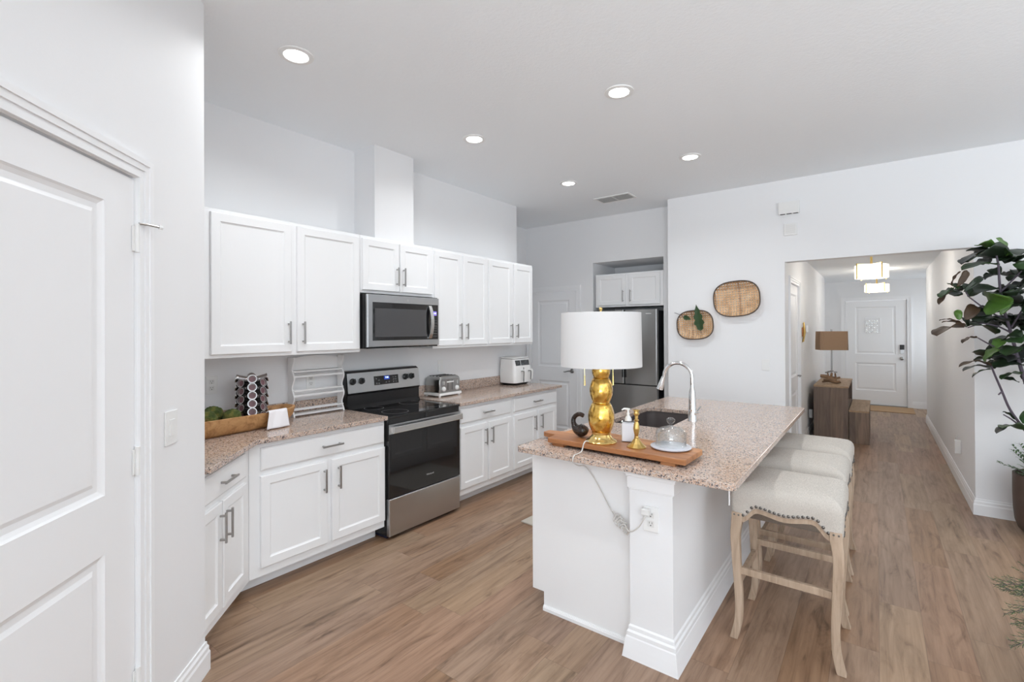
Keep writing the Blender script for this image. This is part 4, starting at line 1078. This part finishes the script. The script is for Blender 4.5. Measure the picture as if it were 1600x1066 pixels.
# ------------------------------------------------------------------ ceiling fittings
LB = ['recessed ceiling light nearest the camera, above the left base cabinets', 'recessed ceiling light over the near end of the island, out of frame', 'recessed ceiling light in front of the microwave, middle of its row', 'recessed ceiling light over the island, closest to the camera on the right', 'recessed ceiling light nearest the ceiling vent', 'recessed ceiling light on the right, farther from the camera']
for i, (x, y) in enumerate(DOWNLIGHTS):
    t = thing('recessed_light', LB[i] if i < len(LB) else 'recessed ceiling light behind the camera in the living area', 'ceiling light', (x, y, CEIL), 0, 'recessed ceiling lights')
    b = MB(); n = 32
    b.loft([[(r*math.cos(2*PI*k/n), r*math.sin(2*PI*k/n), z) for k in range(n)] for r, z in ((.062, -.0005), (.092, -.0005), (.090, -.006), (.066, -.009), (.062, -.006), (.062, -.0005))], cap=False); b.obj('trim_ring', 'white_plastic', t, smooth=True)
    MB().lathe([(0, -.001), (.062, -.001), (.062, -.004), (0, -.005)], n=32).obj('lens', 'downlight_lens', t)
t = thing('ceiling_vent', 'white rectangular ceiling vent near the refrigerator wall', 'vent', (-2.39, 5.125, CEIL))
b = MB(); b.box(-.215, -.125, -.010, .215, -.100, 0).box(-.215, .100, -.010, .215, .125, 0).box(-.215, -.1, -.010, -.190, .1, 0).box(.190, -.1, -.010, .215, .1, 0).box(-.008, -.1, -.010, .008, .1, 0); b.obj('frame', 'white_plastic', t, bevel=.002)
b = MB()
for k in range(9):
    y = -.092+k*.023; M = Matrix.Translation((0, y, -.007)) @ Matrix.Rotation(.7, 4, 'X'); b.box(-.19, -.010, -.0008, .19, .010, .0008, M)
b.obj('louvres', 'ivory_plastic', t)
MB().box(-.19, -.1, -.0022, .19, .1, -.0004).obj('duct_opening', 'button_grey', t)

# ------------------------------------------------------------------ hall
t = thing('stepped_console', 'grey-brown stepped wooden console against the left hall wall', 'console', (-.52, 8.0, 0))
b = MB(); b.box(-.20, 0, 0, .20, .025, .745).box(-.20, 1.32, 0, .20, 1.345, .745).box(-.20, .025, 0, -.175, 1.32, .745).box(-.175, .025, .02, .20, 1.32, .045).box(-.175, .025, .43, .20, 1.32, .455); b.obj('cabinet_body', 'console_wood', t)
MB().box(-.203, -.003, .745, .205, 1.348, .768).obj('top', 'console_top', t, bevel=.002)
b = MB(); b.box(.208, .008, 0, .428, 1.30, .425); b.obj('step', 'console_wood', t)
MB().box(.206, .005, .425, .431, 1.303, .448).obj('step_top', 'console_top', t, bevel=.002)
LHX, LHY = -.528, 8.37
t = thing('table_lamp', 'driftwood lamp with a tan rectangular shade on the hall console', 'lamp', (LHX, LHY, .768))
b = MB()
for k, (p0, p1, r) in enumerate((((-.12, 0, .015), (.11, .02, .02), .015), ((-.14, .01, .10), (.06, 0, .05), .03), ((-.10, -.03, .045), (.10, .0, .03), .022), ((-.05, .03, .06), (.10, .02, .09), .018), ((-.02, 0, .03), (0, 0, .15), .018), ((.05, 0, .05), (.04, .01, .15), .012), ((-.04, 0, .08), (-.05, 0, .16), .010))):
    a, c = Vector(p0), Vector(p1); b.tube(smooth_pts([a, a.lerp(c, .35)+Vector((0, 0, .012)), a.lerp(c, .7)-Vector((0, 0, .006)), c], 3), [r*(1-.5*abs(q/9-.5)) for q in range(10)], 8)
b.obj('driftwood_base', 'driftwood', t, smooth=True)
b = MB()
for (x, z) in ((-.03, .17), (.045, .165), (0, .18), (-.06, .155)): b.sphere((x, 0, z), .018, 10, 6, (1.4, 1, .6))
b.obj('metal_blossoms', 'steel_dark', t, smooth=True)
b = MB(); b.cyl((0, 0, .12), (0, 0, .76), .009).box(-.012, -.012, .755, .012, .012, .785).obj('pole', 'steel_dark', t, smooth=True)
pl = [(-.20, -.09), (-.17, -.12), (.17, -.12), (.20, -.09), (.20, .09), (.17, .12), (-.17, .12), (-.20, .09)]
b = MB(); b.loft([[(x*s_, y*s_, z) for x, y in pl] for s_, z in ((1, .485), (.97, .755), (.955, .755), (.985, .485), (1, .485))], cap=False); b.box(-.19, -.003, .745, .19, .003, .748)
sh = b.obj('lamp_shade', 'burlap', t)
sh.rotation_euler = (0, 0, .45); sh.scale = (.92, .92, 1)

def pendant(label, x, y, ztop=-.215):
    t = thing('drum_pendant', label, 'ceiling light', (x, y, HC), 0, 'brass drum lights in the hall')
    n = 12 if False else 40
    b = MB(); b.lathe([(0, 0), (.06, 0), (.06, -.018), (.012, -.024), (.012, -.24), (0, -.24)][::-1], n=24); b.obj('stem', 'brass', t, smooth=True)
    z0, z1 = -.368, ztop
    b = MB(); b.lathe([(0, z0), (.162, z0), (.165, z0+.004), (.165, z1), (.155, z1+.003), (0, z1+.003)], n=40); sh = b.obj('drum_shade', 'pendant_shade', t, smooth=True)
    b = MB()
    for a in range(4):
        an = a*PI/2+.62; cx_, cy_ = .171*math.cos(an), .171*math.sin(an)
        b.box(cx_-.006, cy_-.006, z0-.012, cx_+.006, cy_+.006, z1+.022)
        b.tube([(0, 0, z1+.010), (cx_, cy_, z1+.010)], .005, 6)
    b.obj('brass_bands', 'brass', t)
    lt = bpy.data.lights.new('pendant_glow', 'POINT'); lt.energy = 5; lt.color = (1, .96, .91); lt.shadow_soft_size = .14
    o = bpy.data.objects.new('pendant_glow', lt); COL.objects.link(o); o.location = (x, y, HC-.41); 
    lt = bpy.data.lights.new('pendant_glow', 'POINT'); lt.energy = 4; lt.color = (1, .96, .91); lt.shadow_soft_size = .10
    o = bpy.data.objects.new('pendant_glow', lt); COL.objects.link(o); o.location = (x, y, HC-.11)
pendant('round white drum ceiling light with brass bars, nearer one in the hall', -.05, 7.15)
pendant('round white drum ceiling light near the front door, farther one', .0, 9.9, -.250)
t = thing('wall_ornament', 'slim gold ornament on the left hall wall past the side door', 'wall decoration', (-.80, 7.48, 1.52))
b = MB(); b.tube([(.02, -.03, -.13), (.022, .0, 0), (.018, .035, .13)], [.006, .022, .006], 8); b.obj('blade', 'old_brass', t, smooth=True)
b = MB(); b.tube([(.004, -.02, -.14), (.03, .03, .0), (.006, .05, .12)], [.004, .012, .004], 8); b.obj('blade', 'old_brass', t, smooth=True)
MB().box(-.799+.8, -.05, -.06, .012, .06, .06).obj('backing', 'board_wood', t)
b = MB().box(-.799, 7.93, 1.515, -.775, 8.04, 1.61, bev=.003); tag(b.obj('thermostat', 'white_plastic'), 'small white thermostat on the left hall wall', 'thermostat')
b = MB().box(-.44, 11.36, .0005, .55, 12.14, .010, bev=.003); tag(b.obj('doormat', 'doormat'), 'tan doormat lying inside the front door', 'mat')
b = MB().box(-2.30, 2.98, .0005, -1.75, 3.9, .008, bev=.003) if False else MB().prism([(-2.318, 3.165), (-1.62, 3.10), (-1.58, 3.90), (-2.275, 3.96)], .0006, .009); tag(b.obj('kitchen_mat', 'rug_light'), 'pale kitchen mat peeking out behind the island', 'mat')

# ------------------------------------------------------------------ plants
def leaf(b, base, tip, wd, droop=.12, fold=.25, mi=0, roll=0.0, wav=.0):
    base, tip = Vector(base), Vector(tip); d = tip-base; Ln = d.length
    if Ln < 1e-4: return
    d.normalize(); side = d.cross(Vector((0, 0, 1)))
    if side.length < .05: side = Vector((1, 0, 0))
    side.normalize(); upn = side.cross(d).normalized()
    R = Matrix.Rotation(roll, 3, d); side = R @ side; upn = R @ upn
    m_ = 12; rows_ = []
    b.mi = mi
    for k in range(m_+1):
        u = k/m_
        prof = (4*u*(1-u))**.5*(.74+.42*u-.10*math.sin(PI*u)) if 0 < u < 1 else 0
        ww = max(.0015, wd*prof)
        ce = base+d*Ln*u+upn*(Ln*droop*(math.sin(PI*u)-.6*u*u))
        rows_.append([ce-side*ww+upn*ww*fold+upn*wav*math.sin(u*14), ce-side*ww*.5+upn*ww*fold*.25, ce, ce+side*ww*.5+upn*ww*fold*.25, ce+side*ww+upn*ww*fold-upn*wav*math.sin(u*14)])
    V = [[b.bm.verts.new(p) for p in r] for r in rows_]
    for k in range(m_):
        for q in range(4):
            b.f([V[k][q], V[k+1][q], V[k+1][q+1], V[k][q+1]])
PX, PY = 1.03, 5.27
t = thing('fiddle_leaf_fig', 'tall fiddle-leaf fig with dark leaves in a brown pot at the right edge', 'plant', (PX, PY, 0))
TP = lambda p: Vector(p)-Vector((PX, PY, 0))
b = MB(); b.lathe([(0, .006), (.12, .0), (.15, .012), (.180, .045), (.197, .10), (.205, .19), (.208, .30), (.208, .455), (.192, .457), (.190, .40), (0, .40)], n=40); b.obj('pot', 'pot_clay', t, smooth=True)
b = MB(); b.lathe([(0, .401), (.19, .401), (.12, .425), (0, .43)], n=24); b.obj('soil', 'soil', t, smooth=True)
D0 = 3.40
def s3(u, v, dd=0):
    p = spot(u, v, D0+dd); p.y = min(p.y, 5.50); return TP(p)
b = MB()
trunk = [Vector((.02, .0, .42)), s3(1652, 720), s3(1632, 660), s3(1607, 610), s3(1592, 565), s3(1578, 515), s3(1567, 478), s3(1562, 445), s3(1560, 415), s3(1556, 396)]
b.tube(smooth_pts(trunk, 4), [.0145-.009*i/36 for i in range(37)], 10)
b.tube(smooth_pts([Vector((-.02, .02, .42)), s3(1620, 700, .05), s3(1598, 668, .05), s3(1578, 640, .04), s3(1565, 610, .03), s3(1554, 585, 0), s3(1549, 572, 0)], 4), [.0105-.005*i/24 for i in range(25)], 8)
for seg in ([(1573, 500), (1555, 492), (1535, 480), (1515, 465), (1508, 455)], [(1580, 520), (1560, 510), (1535, 505), (1512, 512)], [(1590, 555), (1565, 548), (1540, 535), (1528, 528)], [(1580, 512), (1600, 480), (1625, 455)], [(1600, 600), (1625, 570), (1650, 540)], [(1565, 455), (1590, 430), (1610, 410)], [(1566, 612), (1560, 617)], [(1592, 664), (1580, 655), (1568, 648)]):
    b.tube([s3(u, v) for u, v in seg], [.006-.003*i/len(seg) for i in range(len(seg))], 6)
b.obj('trunk', 'bark', t, smooth=True)
LV = [  # base uv, tip uv, half width px, colour, base depth, tip depth, roll
 (1551, 386, 1529, 381, 8, 3, 0, -.03, .3), (1553, 396, 1577, 392, 15, 2, 0, -.08, -.6), (1556, 372, 1573, 400, 12, 3, 0, .0, .9),
 (1556, 396, 1501, 409, 8, 1, -.02, -.10, .2), (1572, 402, 1511, 404, 19, 0, .0, -.12, .35), (1562, 415, 1503, 419, 10, 2, .02, .05, -.2),
 (1555, 398, 1510, 390, 8, 0, .05, .10, .2), (1561, 408, 1599, 399, 9, 0, 0, .05, .4), (1570, 412, 1605, 388, 12, 0, .05, .1, .2),
 (1490, 452, 1470, 463, 7, 2, 0, -.05, .3), (1488, 455, 1466, 474, 4, 4, 0, -.04, .1), (1496, 448, 1512, 422, 4, 4, 0, .0, 1.2), (1487, 446, 1499, 424, 2, 4, 0, -.05, 1.2),
 (1496, 452, 1482, 443, 9, 2, 0, .05, .0), (1498, 456, 1490, 462, 8, 0, 0, .04, .4), (1506, 456, 1536, 431, 4, 0, 0, .05, .9), (1512, 464, 1558, 449, 19, 0, 0, -.07, .3), (1510, 460, 1503, 440, 10, 0, 0, .05, .6),
 (1556, 482, 1553, 458, 14, 3, -.05, -.12, -.5), (1541, 492, 1577, 470, 12, 3, -.06, -.10, .5), (1563, 492, 1578, 462, 5, 3, -.05, -.05, 1.1),
 (1506, 512, 1463, 521, 12, 4, -.02, -.10, .25), (1504, 508, 1472, 502, 4, 4, 0, .0, .2), (1502, 504, 1468, 499, 2, 4, 0, .05, .1), (1499, 500, 1496, 484, 4, 3, -.02, -.02, .8), (1508, 500, 1524, 476, 7, 4, -.02, 0, .9),
 (1515, 508, 1556, 519, 11, 0, -.03, .0, .3), (1512, 510, 1500, 494, 9, 0, 0, .06, .4), (1520, 502, 1568, 499, 15, 0, 0, .04, .3), (1528, 494, 1560, 482, 10, 1, .02, .06, .4),
 (1527, 528, 1503, 534, 4, 4, 0, -.05, .3), (1530, 500, 1545, 480, 9, 0, .02, .04, .5),
 (1550, 572, 1498, 569, 4, 4, 0, -.08, .1), (1548, 575, 1504, 577, 5, 1, 0, -.02, .2), (1550, 577, 1518, 588, 6, 0, 0, .05, .2), (1547, 562, 1522, 548, 9, 0, .03, .06, .4),
 (1538, 566, 1560, 545, 10, 3, -.04, -.10, .5), (1552, 545, 1567, 530, 6, 3, 0, .0, .6), (1545, 556, 1585, 545, 14, 0, .03, .08, .3), (1552, 574, 1598, 568, 12, 0, -.03, -.03, .3),
 (1556, 568, 1605, 556, 13, 1, .02, .05, .3), (1598, 585, 1564, 590, 6, 2, .0, -.05, .3), (1592, 598, 1568, 591, 7, 0, .02, .05, -.3),
 (1592, 667, 1556, 674, 5, 1, .02, -.05, .2), (1600, 672, 1566, 666, 9, 2, 0, -.06, .3), (1586, 656, 1567, 642, 2, 0, 0, -.02, .3), (1598, 662, 1630, 650, 12, 2, 0, .05, .3),
]
lb = MB()
def px2m(p): return p/F_PX*D0
for (u0, v0, u1, v1, w_, c, d0, d1, ro) in LV:
    leaf(lb, s3(u0, v0, d0), s3(u1, v1, d1), px2m(w_)*1.4, .10, .22, c, ro, .004)
# fuller right-hand crown
rl = random.Random(21)
for k in range(95):
    u = rl.uniform(1578, 1690); v = rl.uniform(395, 600)
    if u < 1596 and rl.random() < .35: continue
    a = rl.uniform(0, 2*PI); ln = rl.uniform(28, 46)
    dd = rl.uniform(-.28, .28)
    leaf(lb, s3(u, v, dd), s3(u+ln*math.cos(a), v+ln*.5*math.sin(a)+6, dd+rl.uniform(-.15, .15)), px2m(rl.uniform(12, 19)), .12, .22, rl.choice((0, 0, 0, 0, 2, 1)), rl.uniform(-.6, .6), .005)
# fill around the left clusters
for (cu, cv, n_, rad) in ((1545, 402, 8, 24), (1535, 506, 9, 28), (1556, 562, 9, 28), (1575, 455, 11, 24), (1580, 500, 8, 24), (1560, 430, 8, 24), (1590, 430, 9, 26), (1592, 500, 9, 26), (1588, 560, 8, 26), (1490, 455, 4, 14)):
    for k in range(n_):
        a = rl.uniform(0, 2*PI); ln = rl.uniform(.8, 1.2)*rad; dd = rl.uniform(.03, .22)
        leaf(lb, s3(cu, cv, dd), s3(cu+ln*math.cos(a), cv+ln*.42*math.sin(a), dd+rl.uniform(-.05, .15)), px2m(rl.uniform(8, 13)), .12, .22, rl.choice((0, 0, 0, 1)), rl.uniform(-.5, .5), .004)
o = lb.obj('leaves', ['leaf_dark', 'leaf_grey', 'leaf_mid', 'leaf_bright', 'leaf_brown'], t, smooth='all')
md = o.modifiers.new('thick', 'SOLIDIFY'); md.thickness = .0018; md.offset = 0

def spray(b, p0, d, ln, rng, dens=34, fan=.5, needle=.022, flat=None, mi=0):
    """a conifer frond: central twig with side twigs carrying short scale needles"""
    d = Vector(d).normalized(); sd = d.cross(Vector((0, 0, 1))).normalized(); up = sd.cross(d)
    pts = [p0+d*ln*u-Vector((0, 0, 1))*ln*.22*u*u for u in (0, .25, .5, .75, 1)]
    b.mi = 2; b.tube(pts, [.0022, .002, .0016, .0012, .0008], 5); 
    tw = [(pts[0], pts[-1], 1.0)]
    for k in range(9):
        u = .12+.85*k/9; q = p0+d*ln*u-Vector((0, 0, 1))*ln*.22*u*u
        for s_ in (-1, 1):
            dr = (d*rng.uniform(.7, 1)+sd*s_*rng.uniform(.5, .9)+up*rng.uniform(-.3, .35)).normalized()
            e = q+dr*ln*(.42*(1-u)+.12)*rng.uniform(.7, 1.15); tw.append((q, e, .6))
            b.mi = 2; b.tube([q, e], [.0013, .0006], 4)
    for (a, e, w_) in tw:
        n_ = max(4, int((e-a).length/.0055)); ax = (e-a).normalized(); s1 = ax.cross(Vector((.3, .2, 1))).normalized(); s2 = s1.cross(ax)
        for k in range(n_):
            u = k/n_; q = a.lerp(e, u); an = k*2.4+rng.uniform(-.4, .4)
            dr = (ax*.9+(s1*math.cos(an)+s2*math.sin(an))*.75).normalized(); nl = needle*rng.uniform(.5, 1)
            sp2 = dr.cross(ax).normalized()*.0016
            b.mi = mi if rng.random() < .75 else 1
            v = [b.bm.verts.new(x) for x in (q-sp2, q+sp2, q+dr*nl)]
            v2 = b.bm.verts.new(q+dr*nl*.5+dr.cross(sp2).normalized()*.0012)
            b.f([v[0], v[1], v[2]]); b.f([v[0], v2, v[2]]); b.f([v[1], v[2], v2])
JP = Vector((.725, 3.01, 0))
t = thing('juniper_plant', 'low feathery green juniper plant cut off by the right edge of the photo', 'plant', JP)
b = MB(); b.lathe([(0, 0), (.075, 0), (.095, .12), (.10, .14), (.088, .14), (.085, .12), (0, .12)], n=28); b.obj('pot', 'pot_clay', t, smooth=True)
b = MB(); rj = random.Random(5)
stem = [Vector((0, 0, .12)), Vector((-.01, 0, .25)), Vector((.0, .01, .40)), Vector((-.01, 0, .52))]
b.mi = 2; b.tube(smooth_pts(stem), .006, 8)
for (az, z, ln, el) in [(188, .47, .33, .12), (205, .44, .34, -.02), (170, .42, .30, .10), (215, .38, .32, -.10), (235, .42, .30, .0), (195, .34, .30, -.28), (222, .30, .28, -.35), (180, .36, .27, -.15), (150, .40, .28, 0), (120, .45, .25, .1), (90, .42, .25, .2), (60, .4, .25, .1), (20, .42, .25, .1), (330, .4, .25, 0), (300, .42, .27, .1), (270, .40, .28, 0), (250, .34, .27, -.2), (200, .50, .25, .35), (230, .51, .2, .5), (100, .52, .2, .6), (320, .50, .2, .6)]:
    a = math.radians(az); spray(b, Vector((0, 0, z)), (math.cos(a), math.sin(a), el), ln, rj, mi=0)
b.obj('foliage', ['needle_green', 'needle_pale', 'bark'], t)
# leafy underplanting in the fig's pot: a fern-like sprig thing of its own
t = thing('potted_sprigs', 'light green feathery sprigs growing in the brown pot under the fig', 'plant', (PX, PY, .43))
b = MB()
for k in range(30):
    a = 2*PI*k/30*1.0+rj.uniform(-.1, .1); el = rj.uniform(-.1, 1.6); ln = rj.uniform(.16, .30)
    p0 = Vector((.05*math.cos(a), .05*math.sin(a), .0)); d = Vector((math.cos(a), math.sin(a), el)).normalized()
    tip = p0+d*ln; b.mi = 2; b.tube([p0, tip], [.0022, .001], 5)
    for q in range(10):
        u = .2+.8*q/10; c = p0.lerp(tip, u)
        for s_ in (-1, 1):
            sd = d.cross(Vector((0, 0, 1))).normalized()*s_
            leaf(b, c, c+(sd+d*.7+Vector((0, 0, rj.uniform(-.2, .3)))).normalized()*rj.uniform(.028, .045), .0062, .05, .2, 0 if rj.random() < .7 else 1)
for v_, az in ((.30, 215), (.20, 200), (.38, 225)):
    a = math.radians(az); p0 = Vector((0, 0, 0)); tip = Vector((.17*math.cos(a), .17*math.sin(a), v_)); b.mi = 2; b.tube([p0, tip], [.0022, .001], 5)
    for q in range(9):
        c = p0.lerp(tip, .45+.55*q/9)
        for s_ in (-1, 1): leaf(b, c, c+Vector((-.03, .0, .012*s_+rj.uniform(-.01, .02))), .006, .05, .2, 0)
b.obj('foliage', ['sprig', 'needle_pale', 'bark'], t)
